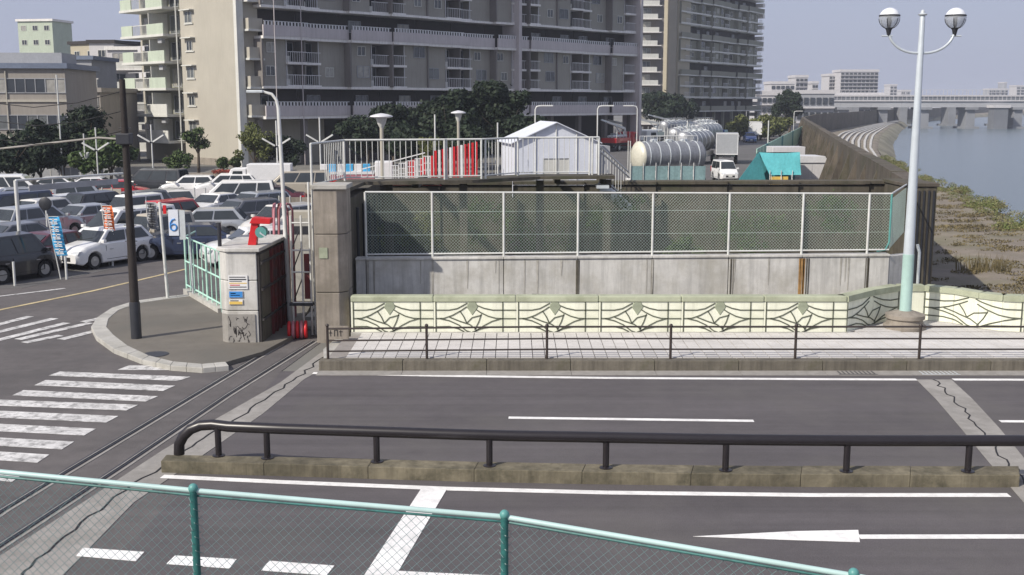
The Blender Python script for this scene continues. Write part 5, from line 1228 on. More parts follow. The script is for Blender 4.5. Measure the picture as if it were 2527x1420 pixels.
def truck_cab(t, x, mt):
    part('cab', MB().xz([(x, .55), (x + 1.9, .55), (x + 1.9, 1.5), (x + 1.72, 2.45), (x + .1, 2.5), (x, 2.4)], -1.1, 1.1), mt, t, bev=.05)
    part('windscreen', MB().add([(x + 1.915, -.95, 1.55), (x + 1.915, .95, 1.55), (x + 1.76, .9, 2.32), (x + 1.76, -.9, 2.32)], [(0, 1, 2, 3)]), M['car_glass'], t)
    for s in (1, -1):
        q = [(x + .7, s * 1.115, 1.5), (x + 1.6, s * 1.115, 1.5), (x + 1.5, s * 1.115, 2.2), (x + .7, s * 1.115, 2.2)]
        part('side_window', MB().add(q, [(0, 1, 2, 3) if s < 0 else (3, 2, 1, 0)]), M['car_glass'], t)
        part('headlight', MB().box(x + 1.88, x + 1.93, s * .85 - .15, s * .85 + .15, .75, .95), M['headlight'], t)
def tanker(px, py, yaw, label, L=7.0, cabm='white', cab=True):
    p = at(px, py, 0); t = thing('tank_truck', label, 'tank truck', (p.x, p.y, 0), math.radians(yaw), 'tank trucks in the yard')
    m = MB().lathe((0, 0, 0), [(.02, -L / 2 - .32), (.5, -L / 2 - .28), (.9, -L / 2 - .16), (1.1, -L / 2), (1.12, -L / 2 + .1), (1.12, L / 2 - .1), (1.1, L / 2), (.9, L / 2 + .16), (.5, L / 2 + .28), (.02, L / 2 + .32)], 32); m.v = [(c, a, b + 2.35) for a, b, c in m.v]
    part('tank', m, M['tank'], t, smooth=50)
    m = MB().lathe((0, 0, 0), [(.02, -.36), (.52, -.32), (.93, -.18), (1.135, -.0), (1.135, .12)], 32); m.v = [(c - L / 2, a, b + 2.35) for a, b, c in m.v]; part('end_cap', m, M['tank_end'] if L < 6 else M['tank'], t, smooth=50)
    for k in range(6):
        x = -L / 2 + .5 + k * (L - 1) / 5; m = MB().lathe((0, 0, 0), [(1.12, -.04), (1.15, -.03), (1.15, .03), (1.12, .04)], 32); m.v = [(c + x, a, b + 2.35) for a, b, c in m.v]; part('tank_band', m, M['galv'], t)
    m = MB()
    for s in (.35, -.35):
        m.tube((-L / 2 + .3, s, 3.85), (L / 2 - .3, s, 3.85), .03, n=6)
        for k in range(9): x = -L / 2 + .3 + k * (L - .6) / 8; m.tube((x, s, 3.4), (x, s, 3.85), .02, n=5)
    part('walkway_rail', m, M['white_steel'], t)
    for k in range(3): part('manhole', MB().lathe((-L / 4 + k * L / 4, 0, 3.42), [(.3, 0), (.3, .15), (.2, .2)], 14), M['galv'], t)
    part('chassis', MB().box(-L / 2 - .3, L / 2 + (2.3 if cab else .3), -.45, .45, .75, 1.15), M['dark_metal'], t); part('side_skirt', MB().box(-L / 2 + .4, L / 2 - .4, -1.05, 1.05, .8, 1.3), M['b_slab'], t)
    for x in (-L / 2 + .5, -L / 2 + 1.6, L / 2 + (1.4 if cab else -.4)):
        for s in (1, -1): wheel_at(t, x, s * .98)
    if cab: truck_cab(t, L / 2 + .7, M['white'] if cabm == 'white' else PAINT[cabm])
    part('rear_bumper', MB().box(-L / 2 - .45, -L / 2 - .3, -1.1, 1.1, .5, .7), M['white'], t)
    part('ladder', MB().bar((-L / 2 - .4, .5, .8), (-L / 2 - .4, .5, 3.5), .05).bar((-L / 2 - .4, .85, .8), (-L / 2 - .4, .85, 3.5), .05), M['white_steel'], t)
tanker(1648, 462, 22, 'nearest steel tank truck with a cream rounded end, right of the tent', 5.2, cab=False)
tanker(1712, 404, 62, 'second tank truck, just behind and right of the nearest tank', 7.5, cab=False)
tanker(1692, 386, 60, 'third tank truck in the receding row, partly behind the second', 8.5, cab=False)
tanker(1742, 366, 62, 'fourth tank truck in the receding row, nearest to the white framed box truck', 8.5, 'blue')
tanker(1690, 362, 60, 'fifth tank truck in the receding row, behind the third', 8.5, cab=False)
tanker(1735, 348, 62, 'sixth tank truck, farthest right in the receding row', 8.5)
tanker(1662, 350, 58, 'seventh tank truck, farthest left in the receding row', 8.5)
def crane_truck(px, py, yaw, label, col):
    p = at(px, py, 0); t = thing('crane_truck', label, 'truck', (p.x, p.y, 0), math.radians(yaw), 'vehicles in the truck yard')
    part('chassis', MB().box(-3.6, 3.6, -.45, .45, .75, 1.1), M['dark_metal'], t); part('bed', MB().box(-3.6, 1.2, -1.1, 1.1, 1.1, 1.75), PAINT[col], t, bev=.03); truck_cab(t, 1.7, PAINT[col])
    for x in (-2.6, 2.4):
        for s in (1, -1): wheel_at(t, x, s * .98)
    part('crane_post', MB().tube((1.4, 0, 1.1), (1.4, 0, 2.9), .16, n=10), M['white_steel'], t)
    part('boom', MB().bar((1.4, 0, 2.9), (-4.0, .2, 3.9), .26, .3), M['white_steel'], t); part('boom_stage', MB().bar((-4.0, .2, 3.9), (-5.4, .25, 4.15), .18, .2), M['galv'], t)
    part('hydraulic_ram', MB().tube((1.2, 0, 1.6), (-1.4, .1, 3.35), .07, n=8), M['galv'], t)
    for k in range(5): part('stake', MB().bar((-3.4 + k * 1.05, -1.05, 1.75), (-3.4 + k * 1.05, -1.05, 2.6), .06), M['white_steel'], t)
    part('stacked_pipe', MB().tube((-3.5, -.4, 1.95), (1.0, -.4, 1.95), .18, n=10), M['galv'], t); part('stacked_pipe', MB().tube((-3.5, .1, 1.95), (1.0, .1, 1.95), .18, n=10), M['galv'], t)
crane_truck(1560, 366, 25, 'white crane truck with lifted boom behind the tent', 'white')
crane_truck(1618, 352, 30, 'silver crane truck with sloping boom left of the far tankers', 'silver')
crane_truck(1530, 372, 60, 'pinkish red crane truck nearest the tent roof', 'red')
crane_truck(1650, 338, 40, 'pale crane truck farthest back beside the stair tower', 'pearl')
def box_truck(px, py, yaw, label, bm, cm):
    p = at(px, py, 0); t = thing('box_truck', label, 'truck', (p.x, p.y, 0), math.radians(yaw), 'vehicles in the truck yard')
    part('cargo_box', MB().box(-3.2, 1.3, -1.15, 1.15, 1.0, 3.2), bm, t, bev=.03); part('chassis', MB().box(-3.2, 3.3, -.45, .45, .7, 1.0), M['dark_metal'], t)
    m = MB()
    for a in (-1.12, 1.07): m.box(-3.23, -3.2, a, a + .06, 1.0, 3.2)
    m.box(-3.23, -3.2, -1.06, 1.06, 1.0, 1.08); m.box(-3.23, -3.2, -1.06, 1.06, 3.1, 3.18); part('rear_frame', m, M['white'], t)
    for x in (-2.2, 2.2):
        for s in (1, -1): wheel_at(t, x, s * .98)
    truck_cab(t, 1.5, cm)
box_truck(1792, 402, 80, 'box truck seen from the rear with a white frame, behind the small white van', M['far_grey'], PAINT['white'])
box_truck(1858, 346, 84, 'white box truck with a dark red lower half at the back of the yard', M['white'], PAINT['maroon'])
box_truck(1892, 338, 84, 'blue and white truck at the back of the yard', PAINT['blue'], PAINT['white'])
# white van-like truck in the parking lot
p = at(645, 486, 0); t = thing('parked_truck', 'white covered light truck far back behind the street lamp', 'truck', (p.x, p.y, 0), math.radians(186), 'cars in the parking lot')
part('cargo_box', MB().box(-2.1, .8, -.85, .85, .9, 2.25), M['white'], t, bev=.03); part('cab', MB().xz([(.85, .5), (2.2, .5), (2.2, 1.2), (1.85, 1.95), (.85, 1.98)], -.85, .85), M['white'], t, bev=.05)
part('windscreen', MB().add([(2.17, -.7, 1.25), (2.17, .7, 1.25), (1.9, .65, 1.85), (1.9, -.65, 1.85)], [(0, 1, 2, 3)]), M['car_glass'], t)
for s in (1, -1): part('side_window', MB().add([(1.1, s * .86, 1.25), (1.9, s * .86, 1.25), (1.7, s * .86, 1.8), (1.1, s * .86, 1.8)], [(0, 1, 2, 3) if s < 0 else (3, 2, 1, 0)]), M['car_glass'], t)
part('chassis', MB().box(-2.1, 2.0, -.4, .4, .4, .9), M['dark_metal'], t)
for x in (-1.3, 1.4):
    for s in (1, -1): wheel_at(t, x, s * .72)

# ================================================================ YARD: tent, sheds, fences
ty = 76; tx = X_(1372, ty, 2)
t = thing('marquee_tent', 'white gabled marquee tent in the yard behind the platform railing', 'tent', (tx, ty, 0), math.radians(10))
hw_, ez, rzz, Ld = 2.85, 3.75, 5.05, 5.2
for s in (1, -1): part('side_wall', MB().box(min(s * hw_, s * (hw_ + .04)), max(s * hw_, s * (hw_ + .04)), 0, Ld, 0, ez), M['tent'], t)
part('gable_wall', MB().xz([(-hw_, 0), (-.9, 0), (-.9, 2.6), (.9, 2.6), (.9, 0), (hw_, 0), (hw_, ez), (0, rzz - .08), (-hw_, ez)], 0, .04), M['tent'], t)
part('entrance_flap', MB().box(-.9, .9, .06, .1, 0, 2.6), M['a_white'], t)
for s in (1, -1):
    m = MB(); m.add([(0, -.25, rzz), (s * (hw_ + .3), -.25, ez - .1), (s * (hw_ + .3), Ld + .25, ez - .1), (0, Ld + .25, rzz), (0, -.25, rzz - .06), (s * (hw_ + .3), -.25, ez - .16), (s * (hw_ + .3), Ld + .25, ez - .16), (0, Ld + .25, rzz - .06)], [(0, 1, 2, 3), (4, 7, 6, 5), (0, 4, 5, 1), (1, 5, 6, 2), (2, 6, 7, 3)] if s > 0 else [(3, 2, 1, 0), (5, 6, 7, 4), (1, 5, 4, 0), (2, 6, 5, 1), (3, 7, 6, 2)]); part('roof_sheet', m, M['tent'], t)
for x in (-hw_, -hw_ / 2, 0, hw_ / 2, hw_): part('frame_pole', MB().tube((x, -.04, 0), (x, -.04, ez + (1 - abs(x) / hw_) * 1.2), .04, n=8), M['white_steel'], t)
part('lean_to_wall', MB().box(hw_ + .04, hw_ + 1.0, .3, Ld - .3, 0, 3.4), M['far_grey'], t)
# teal sheds
Yt = 88
t = thing('teal_tarp_shed', 'bright teal sheeted shed with a dark pointed end in the yard', 'shed', (X_(1870, Yt, 1), Yt, 0), math.radians(4))
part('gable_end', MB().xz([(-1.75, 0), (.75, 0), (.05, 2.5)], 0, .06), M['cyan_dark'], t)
m = MB()
for i in range(6):
    for s in (0, 1):
        pass
vs = []
for j in range(7):
    for i in range(9):
        f, g = i / 8, j / 6; vs.append((.05 + (.78 - .05) * g + (3.3 - (.05 + .73 * g) + .0) * f, -.02 - .55 * g + .03 * math.sin(i * 2.1 + j), 2.5 - 1.75 * g - .07 * math.sin(math.pi * f) * (1 - g)))
m.add(vs, [(j * 9 + i, (j + 1) * 9 + i, (j + 1) * 9 + i + 1, j * 9 + i + 1) for j in range(6) for i in range(8)]); part('tarp_sheet', m, M['cyan'], t, smooth=60)
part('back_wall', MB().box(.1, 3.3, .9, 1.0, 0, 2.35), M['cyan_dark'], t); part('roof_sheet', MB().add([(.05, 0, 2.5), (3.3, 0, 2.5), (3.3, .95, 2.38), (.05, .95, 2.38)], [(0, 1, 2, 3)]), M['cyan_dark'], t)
part('yellow_panel', MB().box(.85, 2.3, -.5, -.45, .0, .62), M['yellow'], t)
for x in (.8, 1.7, 2.6): part('post', MB().tube((x, -.6, 0), (x, -.6, 1.1), .03, n=6), M['white_steel'], t)
for k in range(3): part('tie_rope', MB().tube((.9 + k * .8, -.6, .8), (.8 + k * .8, -1.2, .02), .012, n=4), M['white'], t)
t = thing('white_container', 'low pale white storage container beside the teal shed', 'container', (X_(1986, 90, 1), 90, 0), math.radians(3))
part('body', MB().box(-1.85, 1.85, 0, 2.4, 0, 1.55), M['shed'], t, bev=.03); part('lid', MB().xz([(-1.95, 1.56), (1.95, 1.56), (1.6, 2.1), (-1.9, 2.15)], -.1, 2.5), M['shed_roof'], t, bev=.03)
for k in range(3): part('door_leaf', MB().box(-1.7 + k * 1.18, -.6 + k * 1.18, -.03, 0, .15, 1.4), M['shed'], t)
t = thing('white_container', 'upper pale cabin standing behind the low white container', 'container', (X_(1940, 95, 1), 95, 0), math.radians(3)); part('body', MB().box(-1.2, 1.6, 0, 2, 0, 2.65), M['shed'], t, bev=.03); part('door', MB().box(-.4, .4, -.03, 0, .1, 2.1), M['a_white'], t)
# teal sheet fence running away
t = thing('teal_sheet_fence', 'pale teal sheet fence running back along the yard towards the levee', 'fence')
p0, p1 = Vector((X_(1866, 97, 1), 97, 0)), Vector((X_(1986, 205, 1), 205, 0)); n_ = 30
for k in range(n_):
    a, b = p0.lerp(p1, (k + .02) / n_), p0.lerp(p1, (k + .98) / n_); part('sheet', MB().bar(a + Vector((0, 0, 1.2)), b + Vector((0, 0, 1.2)), .06, 2.4), M['cyan_dark'] if k % 7 == 3 else M['mint'], t)
# pale teal low hoarding before the tankers
M['hoarding'] = mat('hoarding_teal', (.20, .31, .32), .6, var=.15, streak=.2)
t = thing('low_hoarding', 'low pale teal hoarding in front of the tank truck', 'fence')
for k in range(6):
    px = 1556 + k * 31; x0, x1 = X_(px, 82, 1), X_(px + 30, 82, 1); part('board', MB().box(x0, x1 - .02, 81.97, 82.03, .0, 1.75 - .0 * k), M['hoarding'], t); part('post', MB().tube((x0, 81.9, 0), (x0, 81.9, 2.0), .03, n=6), M['white_steel'], t)
# construction barriers red and white
t = thing('red_barrier_fence', 'red and white striped construction barrier fence seen through the platform railing', 'barrier')
yb_ = 78
for k in range(20):
    px = 1000 + k * 9.1; x0, x1 = X_(px, yb_, 1), X_(px + 5.5, yb_, 1); hgt = 1.3 + .055 * k + (.3 if k > 7 else 0)
    part('board', MB().box(x0, x1, yb_, yb_ + .05, 1.0 + .0, 1.0 + hgt), M['red'] if k % 3 or k > 15 else M['white'], t); part('leg', MB().box(x0 + .05, x0 + .10, yb_ + .06, yb_ + .12, 0, 1.0 + hgt), M['red'], t)
part('base_beam', MB().box(X_(820, yb_, 1), X_(1180, yb_, 1), yb_ - .08, yb_ - .02, .62, .98), M['red'], t)
part('white_rail', MB().bar((X_(830, yb_, 1), yb_ - .12, 1.3), (X_(1050, yb_, 1), yb_ - .12, 2.9), .07), M['white'], t)
t = thing('white_lattice_panels', 'row of white lattice panels stepping up behind the railing, left of the red barrier', 'fence panels')
for k in range(6):
    px = 945 + k * 20; x0, x1 = X_(px, 77, 1), X_(px + 18, 77, 1); z1 = 1.9 + .16 * k; m = MB()
    for q in range(4): xx = x0 + (x1 - x0) * q / 3; m.box(xx - .02, xx + .02, 77, 77.03, .8, z1)
    for q in range(5): zz = .8 + (z1 - .8) * q / 4; m.box(x0, x1, 77.03, 77.06, zz - .02, zz + .02)
    part('panel', m, M['white'], t)
t = thing('blue_flatbed', 'small blue and white flatbed load behind the left end of the platform railing', 'truck', (X_(855, 80, 1), 80, 0), .1)
part('bed', MB().box(-2, 2, -.8, .8, .8, 1.3), M['pink'], t); part('frame', MB().box(-2, 2, -.82, .82, 1.32, 1.5), M['white'], t)
for k in range(6): part('crate', MB().box(-1.8 + k * .6, -1.3 + k * .6, -.6, .3, 1.5, 2.0), M['sky_blue'] if k % 2 else M['white'], t, bev=.02)
for x in (-1.3, 1.3):
    for s in (1, -1): wheel_at(t, x, s * .7)
part('cab', MB().box(2.05, 3.3, -.8, .8, .5, 2.2), M['white'], t, bev=.06)

# ================================================================ LAMPS AND POLES
def mushroom(px, py_top, Y, rc, label):
    c = up(px, py_top, Y); t = thing('mushroom_lamp', label, 'lamp', (c.x, Y, 0), 0, 'mushroom lamps')
    z = c.z; part('pole', MB().lathe((0, 0, 0), [(.16, 0), (.12, 1), (.12, z - .9)], 14), M['a_wall'], t, smooth=40)
    part('lantern', MB().lathe((0, 0, z - .9), [(.12, 0), (rc * .35, .25), (rc * .5, .62)], 16), M['a_white'], t, smooth=40)
    part('hood', MB().lathe((0, 0, z - .27), [(rc * .6, -.02), (rc, .05), (rc * .96, .12), (rc * .5, .22), (.05, .27)], 20), M['shed_roof'], t, smooth=40)
mushroom(941, 280, 70, .72, 'larger pale mushroom lamp behind the left part of the platform railing')
mushroom(1131, 273, 92, .62, 'smaller pale mushroom lamp behind the right part of the platform railing')
def vlamp(px, pyt, pyv, Y, label, r=.05, s=.95):
    c = up(px, pyt, Y); v = up(px, pyv, Y); t = thing('lot_lamp', label, 'lamp', (c.x, Y, 0), 0, 'white lot poles with V brackets')
    part('pole', MB().tube((0, 0, 0), (0, 0, c.z), r, n=8), M['white_steel'], t, smooth=50)
    for q in (1, -1): part('floodlight', MB().bar((q * .12, -.05, v.z + .05), (q * s, -.15, v.z + .55), .16, .10), M['white_steel'], t)
    part('bracket', MB().box(-.16, .16, -.06, .06, v.z - .04, v.z + .05), M['dark_metal'], t)
vlamp(235, 315, 372, 80, 'white V bracket pole between the dark bushes at the left')
vlamp(372, 308, 352, 82, 'white V bracket pole right of the dark utility pole')
vlamp(681, 298, 362, 76, 'white V bracket pole just left of the bent arm lamp')
vlamp(788, 290, 352, 80, 'white V bracket pole behind the left corner of the platform railing')
vlamp(206, 330, 395, 83, 'short white pole left of the V bracket pole in the bushes', s=.3)
for px, pyt, Y, lab in ((139, 185, 88, 'tall thin pale mast above the dark trees at the left'), (1073, 283, 88, 'plain white pole rising from the yellow green bush'), (1228, 303, 90, 'short white pole with a dark sleeve left of the tent'), (43, 445, 47, None)):
    if lab: c = up(px, pyt, Y); solo('pole', MB().tube((0, 0, 0), (0, 0, c.z), .06, n=8), M['white_steel'], lab, 'pole', smooth=50, loc=(c.x, Y, 0))
def hooklamp(px, pyt, Y, d, label):
    c = up(px, pyt, Y); t = thing('yard_lamp', label, 'lamp', (c.x, Y, 0), 0, 'hooked yard lamps'); z = c.z
    part('pole', MB().path([(0, 0, 0), (0, 0, z - .3), (d * .12, 0, z - .05), (d * .4, 0, z)], .06, 8), M['white_steel'], t, smooth=50); part('lamp_head', MB().box(min(d * .4, d * 1.5), max(d * .4, d * 1.5), -.12, .12, z - .04, z + .08), M['white_steel'], t, bev=.02)
hooklamp(1321, 262, 95, 1, 'hooked lamp above the left slope of the tent'); hooklamp(1475, 262, 105, 1, 'hooked lamp above the right slope of the tent'); hooklamp(1573, 262, 120, -1, 'hooked lamp in front of the white balcony stack')
hooklamp(1960, 275, 200, 1, 'thin lamp beside the round dark tree')
for px in (1697, 1897): c = up(px, 298, 130); solo('pole', MB().tube((0, 0, 0), (0, 0, c.z), .07, n=8), M['white_steel'], 'thin white yard pole in front of the ' + ('olive grey block' if px < 1800 else 'olive hedge trees'), 'pole', loc=(c.x, 130, 0))
# parking lot gantry, posts, banners, mirror, low fences
gy_ = 45.5
t = thing('clearance_gantry', 'white height clearance gantry at the parking lot entrance', 'gantry')
xa, xb = X_(48, 41, 2), X_(300, 41, 3); za = up(48, 446, 41).z
xa0 = X_(56, 41, 0)
part('upright', MB().tube((xa0, 41, 0), (X_(38, 41, za), 41, za), .07, n=10), M['white_steel'], t, smooth=50)
part('crossbar', MB().tube((X_(38, 41, za), 41, za), (X_(302, 46, za + .1), 46, za - .05), .045, n=8), M['white_steel'], t, smooth=50); part('bumper_board', MB().bar((X_(70, 41.5, za), 41.5, za - .32), (X_(290, 45.8, za), 45.8, za - .36), .03, .22), M['far_grey'], t)
part('guard_foot', MB().tube((xa0 - .25, 41, 0), (xa0 - .25, 41, .75), .06, n=8).box(xa0 - .3, xa0 + .12, 40.9, 41.1, .0, .12), M['white_steel'], t)
def banner(px, py0, py1, pyb, mt, glyph, label, lean=.2):
    b = at(px, pyb, 0); Y = b.y; z0, z1 = up(px, py1, Y).z, up(px, py0, Y).z
    t = thing('banner_flag', label, 'banner', (b.x, Y, 0)); part('pole', MB().tube((0, 0, 0), (-lean * 1.5, 0, z1 + .1), .02, n=6), M['white_steel'], t)
    part('top_arm', MB().tube((-lean * 1.5, 0, z1), (.38 - lean * 1.5, 0, z1), .012, n=5), M['white_steel'], t)
    m = MB(); n_ = 10; vs = []
    for k in range(n_ + 1):
        f = k / n_; z = z1 + (z0 - z1) * f; x = -lean * 1.5 * (z / z1) + .03
        for j in range(4): vs.append((x + j * .13 + .03 * math.sin(f * 7), .05 * math.sin(f * 6 + j * 1.2), z))
    fl = part('flag', MB().add(vs, [(k * 4 + j, k * 4 + j + 1, (k + 1) * 4 + j + 1, (k + 1) * 4 + j) for k in range(n_) for j in range(3)]), mt, t, smooth=80)
    m = MB()
    for k in range(5):
        zc = z1 + (z0 - z1) * (.12 + k * .19); x = -lean * 1.5 * (zc / z1) + .06; s = abs(z1 - z0) * .06
        for a, bb in (((0, s), (.3, s * .8)), ((.15, s * 1.3), (.15, -s)), ((.02, -s * .3), (.28, -s * .2)), ((.05, -s), (.3, -s * .9))): m.bar((x + a[0], -.09, zc + a[1]), (x + bb[0], -.09, zc + bb[1]), .035, .02, (0, 1, 0))
    part('glyph_print', m, glyph, fl)
banner(150, 535, 632, 690, M['sky_blue'], M['white'], 'blue banner flag with white characters at the parking lot edge', .22)
banner(270, 508, 592, 655, M['orange'], M['white'], 'orange banner flag with white characters before the white hatchback', .12)
banner(372, 500, 565, 636, M['far_grey'], M['dark_metal'], 'grey banner flag just right of the utility pole', .05)
m = MB()
for k, (px, py) in enumerate(((30, 706), (158, 690), (272, 657), (372, 638))):
    b = at(px, py, 0); solo('bollard', MB().tube((0, 0, 0), (0, 0, .85), .045, n=8), M['white_steel'], ('short white post left of the gantry upright', 'short white post under the blue banner', 'short white post under the orange banner', 'short white post under the grey banner')[k], 'bollard', 'white posts along the lot edge', smooth=50, loc=(b.x + .1, b.y, 0))
b = at(118, 600, 0); z = up(115, 503, b.y).z; t = thing('traffic_mirror', 'round dark traffic mirror on a thin pole in the parking lot', 'mirror', (b.x, b.y, 0)); part('pole', MB().tube((0, .05, 0), (0, .05, z), .035, n=8), M['white_steel'], t)
m = MB().lathe((0, 0, 0), [(.02, -.05), (.25, -.03), (.30, 0), (.27, .03), (.02, .04)], 20); m.v = [(p, q2, s + z) for p, s, q2 in m.v]; part('mirror_disc', m, M['dark_metal'], t, smooth=50)
def lowfence(pxa, pxb, Y, z1, mt, label, n_):
    t = thing('panel_fence', label, 'fence')
    for k in range(n_):
        x0, x1 = X_(pxa + (pxb - pxa) * k / n_, Y, 1), X_(pxa + (pxb - pxa) * (k + .94) / n_, Y, 1); part('panel', MB().box(x0, x1, Y, Y + .05, .25, z1), mt, t)
        part('post', MB().box(x0 - .05, x0, Y - .03, Y + .08, 0, z1 + .08), M['white_steel'], t)
lowfence(110, 300, 68, 1.15, M['a_wall'], 'low cream panel fence across the lot, left of the utility pole', 8)
lowfence(400, 640, 68, 1.15, M['shed'], 'low pinkish white panel fence across the lot, right of the utility pole', 9)
lowfence(0, 300, 90, 1.2, M['far_grey'], 'grey far fence in front of the trees at the left', 12)
lowfence(690, 770, 60, 1.3, M['concrete_brown'], 'short brown grey fence behind the bent arm lamp', 3)
# parking ground sheet
m = MB(); m.slab([(-75, 38.2), (-16.9, 37.9), (-12.2, 52), (-7, 70), (-8, 96), (-75, 96)], -.06, .006); struct('parking_ground', m, M['yard'])
m = MB(); m.slab([(-4, YF + 1.2), (13.6, 40), (25, 88), (55, 215), (20, 300), (-2, 100)], -.06, -.004); struct('yard_ground', m, M['yard'])

# ================================================================ FAR BRIDGES, SKYLINE
def brid(name, label, Y, x0, x1, ztop, th, rail_h, mt, pier_px, zw, dz=0):
    t = thing(name, label, 'bridge')
    n_ = 12
    for k in range(n_):
        a, b = x0 + (x1 - x0) * k / n_, x0 + (x1 - x0) * (k + 1) / n_
        part('girder', MB().box(a, b - .05, Y, Y + 9, ztop - th, ztop - .45), mt, t); part('deck_edge', MB().box(a, b - .01, Y - .5, Y + 9.5, ztop - .45, ztop), M['far_wall'], t)
        m = MB(); m.box(a, b, Y - .4, Y - .3, ztop + rail_h - .12, ztop + rail_h)
        q = a
        while q < b: m.box(q, q + .14, Y - .4, Y - .3, ztop, ztop + rail_h - .12); q += 1.6
        part('railing', m, M['far_wall'], t)
    for px in pier_px:
        x = X_(px, Y, 0); part('pier', MB().box(x - 1.6, x + 1.6, Y + .5, Y + 8.5, -3.6, ztop - th), M['pier'], t); part('pier_cap', MB().box(x - 2.3, x + 2.3, Y - .6, Y + 9, ztop - th - .9, ztop - th - .003), M['pier'], t)
        part('pier_footing', MB().box(x - 2.6, x + 2.6, Y - 1.5, Y + 10, -3.6, -2.3), M['pier'], t)
    return t
brid('river_bridge', 'pale road bridge crossing the river in the distance', 418, X_(2000, 418, 6), X_(2900, 418, 6), 7.4, 2.6, 1.4, M['bridge'], (2080, 2180, 2282, 2396, 2513, 2640), -3)
t = brid('rail_bridge', 'second longer bridge behind the road bridge with a paler railing', 470, X_(1985, 470, 6), X_(2950, 470, 6), 9.6, 2.2, 2.2, M['bridge_dark'], (2110, 2230, 2350, 2470, 2600), -3)
x = X_(2475, 410, 0); t = thing('bridge_tower_pier', 'dark broad pier tower of the road bridge at the right', 'pier', (x, 412, 0)); part('shaft', MB().box(-2.6, 2.6, 0, 5, -3.6, 4.6), M['bridge_dark'], t); part('cap', MB().box(-3.2, 3.2, -.5, 5.4, 4.6, 5.6), M['far_wall'], t)
wf = {}
def far_block(px0, px1, py, Y, floors, cols, label, wm='far_wall', band=True, name='distant_building'):
    x0, x1 = X_(px0, Y, 10), X_(px1, Y, 10); H = up((px0 + px1) / 2, py, Y).z; L = x1 - x0
    t = thing(name, label, 'building', (x0, Y, 0)); part('wall', MB().box(0, L, 0, 14, 0, H), M[wm], t); part('roof', MB().box(-.3, L + .3, -.3, 14.3, H + .01, H + 1.2), M['far_wall'], t)
    if floors:
        fh = H / floors; cw = L / cols; key = (round(cw, 1), round(fh, 1))
        if key not in wf: wf[key] = MB().box(-cw * .36, cw * .36, -.35, -.02, fh * .15, fh * .62).mesh('window', M['glass'])
        sl = MB().box(0, L, -1.0, -.05, 0, fh * .12).mesh('floor_band', M['far_wall'])
        for f in range(floors):
            link('floor_band', sl, t, (0, 0, f * fh + .02))
            for c_ in range(cols): link('window', wf[key], t, ((c_ + .5) * cw, 0, f * fh + fh * .12))
    return t
far_block(2072, 2165, 178, 560, 12, 9, 'white grid fronted high rise standing behind the far bridge')
far_block(2044, 2070, 188, 570, 11, 3, 'narrow white wing just left of the grid fronted high rise')
far_block(1962, 1992, 192, 520, 8, 3, 'small white tower behind the round dark tree')
far_block(1902, 1960, 208, 500, 5, 5, 'reddish white low block at the left of the far skyline')
far_block(2003, 2018, 207, 540, 6, 2, 'tiny pale tower between the small white tower and the high rise')
far_block(1868, 1945, 236, 330, 3, 6, 'pale low house at the right foot of the olive grey block', 'far_wall')
far_block(1905, 2060, 232, 360, 2, 10, 'long low pale building behind the round dark tree', 'far_grey')
far_block(2060, 2180, 236, 480, 2, 8, 'long low pale building at the foot of the high rise')
far_block(2180, 2240, 246, 520, 2, 4, 'low pale building left of the lamp post at the end of the bridge')
far_block(2195, 2212, 212, 900, 7, 2, 'tiny grey tower left of the lamp post')
far_block(2222, 2245, 226, 1000, 6, 2, 'tiny low block right behind the lamp post')
far_block(2440, 2486, 222, 1050, 7, 5, 'pale grey block on the far shore near the right edge', 'far_grey')
far_block(2476, 2482, 206, 1060, 0, 0, 'thin chimney on the grey far shore block', 'far_grey', name='distant_chimney')
far_block(2506, 2560, 214, 1000, 8, 5, 'pale tower on the far shore at the right edge')
far_block(2320, 2375, 240, 1300, 2, 5, 'low distant block right of the lamp post', 'far_grey')
far_block(2395, 2430, 243, 1300, 2, 4, 'lowest distant block left of the far shore grey block', 'far_grey')
m = MB(); R_ = random.Random(3); vs = []
m.slab([(150, 1500), (1000, 1300), (2200, 1100), (2200, 1900), (150, 1900)], -3.5, -1.0); struct('far_shore', m, M['land'])
for i in range(14):
    px = 2180 + i * 30; far_block(px, px + 22 + (i * 7) % 9, 249 - (i * 5) % 7, 1500, 2, 3, 'low far shore building number %s along the horizon' % ('one two three four five six seven eight nine ten eleven twelve thirteen fourteen'.split()[i]) if 0 else ['first', 'second', 'third', 'fourth', 'fifth', 'sixth', 'seventh', 'eighth', 'ninth', 'tenth', 'eleventh', 'twelfth', 'thirteenth', 'fourteenth'][i] + ' from the left of the low buildings along the far horizon', 'far_grey' if i % 3 else 'far_wall', name='horizon_building')['group'] = 'low buildings along the far horizon'

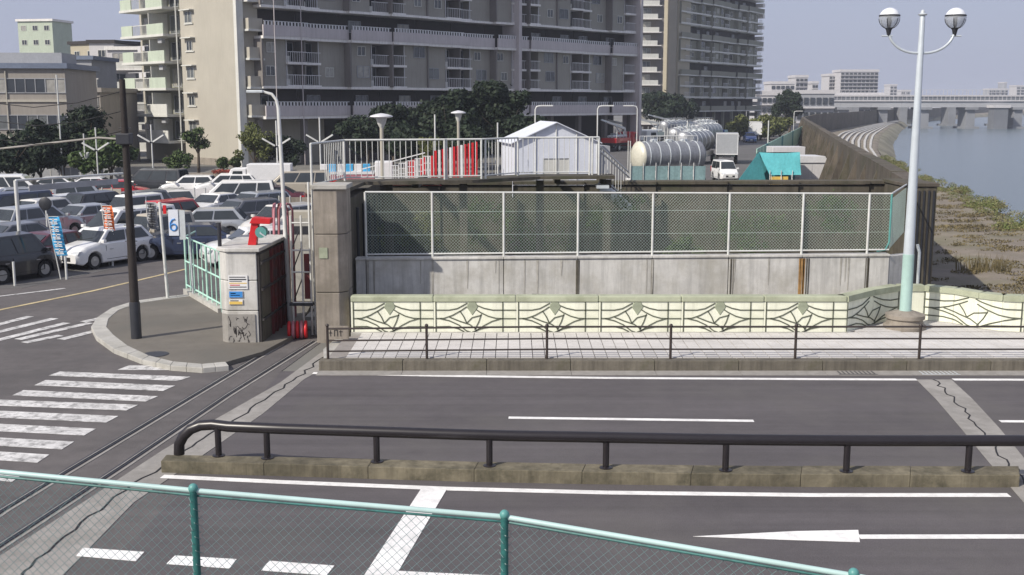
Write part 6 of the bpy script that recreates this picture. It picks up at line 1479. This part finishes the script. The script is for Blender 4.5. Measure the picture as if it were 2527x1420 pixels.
# ================================================================ terrace vegetation
gc = []
for _ in range(170):
    s = rng.uniform(0, 1); s = s + .03 * math.sin(s * 40); y = 58 + s * 90; b = yat(lip, y); gc.append((b - rng.uniform(-.8, 1.9), y, -.9, .4, .9, rng.uniform(.15, .5)))
o = link('bank_grass', leaf_mesh('bank_grass', gc, 34000, .06, M['grass'])); tag(o, 'tall yellow green grass along the river edge', 'grass'); o['kind'] = 'stuff'
gc = []
for _ in range(150):
    y = rng.uniform(42, 110); f = rng.uniform(.05, .95); a, b = yat(inner, y), yat(lip, y); gc.append((a + (b - a) * f, y, -.93, rng.uniform(.4, 1.8), rng.uniform(.15, .5), .10))
o = link('dry_ground_weeds', leaf_mesh('dry_weeds', gc, 26000, .06, M['dry'])); tag(o, 'dry sparse weeds scattered over the dirt terrace', 'weeds'); o['kind'] = 'stuff'
for px, py, lab in ((2425, 672, 'dark spiky weed clump on the dirt terrace near the right edge'),):
    c = at(px, py, -1); m = MB()
    for _ in range(130):
        a = rnd(0, 6.3); r = rnd(.1, .9); h = rnd(.3, .95); x, y = c.x + r * math.cos(a) * 1.3, c.y + r * math.sin(a) * .7; dx = rnd(-.25, .25)
        m.add([(x - .03, y, -1), (x + .03, y, -1), (x + dx, y + rnd(-.1, .1), -1 + h)], [(0, 1, 2)])
    solo('weed_clump', m, M['dry'], lab, 'plant')
M['stone_dark'] = mat('levee_edge', (.20, .185, .14), .95, var=.2)
# low guard pipe on the levee foot and small utility things behind the lamp
m = MB(); m.path([(X_(2268, 34.5, 1.5), 34.5, .4), (X_(2268, 34.5, 1.5), 34.5, 1.7), (X_(2262, 34.5, 1.5), 34.5, 1.95)], .05, 8); solo('bent_pipe', m, M['galv'], 'pale bent pipe standing behind the lamp post at the dark corner pillar', 'pipe', smooth=50)
# ================================================================ AIR
m = MB().box(-1700, 2400, -90, 2800, -4.8, 49)
hz = bpy.data.materials.new('haze'); hz.use_nodes = True; n = hz.node_tree.nodes; n.clear()
ou = n.new('ShaderNodeOutputMaterial'); pv = n.new('ShaderNodeVolumePrincipled'); pv.inputs['Density'].default_value = .00035; pv.inputs['Color'].default_value = (.80, .86, 1, 1); pv.inputs['Anisotropy'].default_value = .0
hz.node_tree.links.new(pv.outputs[0], ou.inputs['Volume'])
o = link('haze', m.mesh('haze', hz)); o['kind'] = 'stuff'
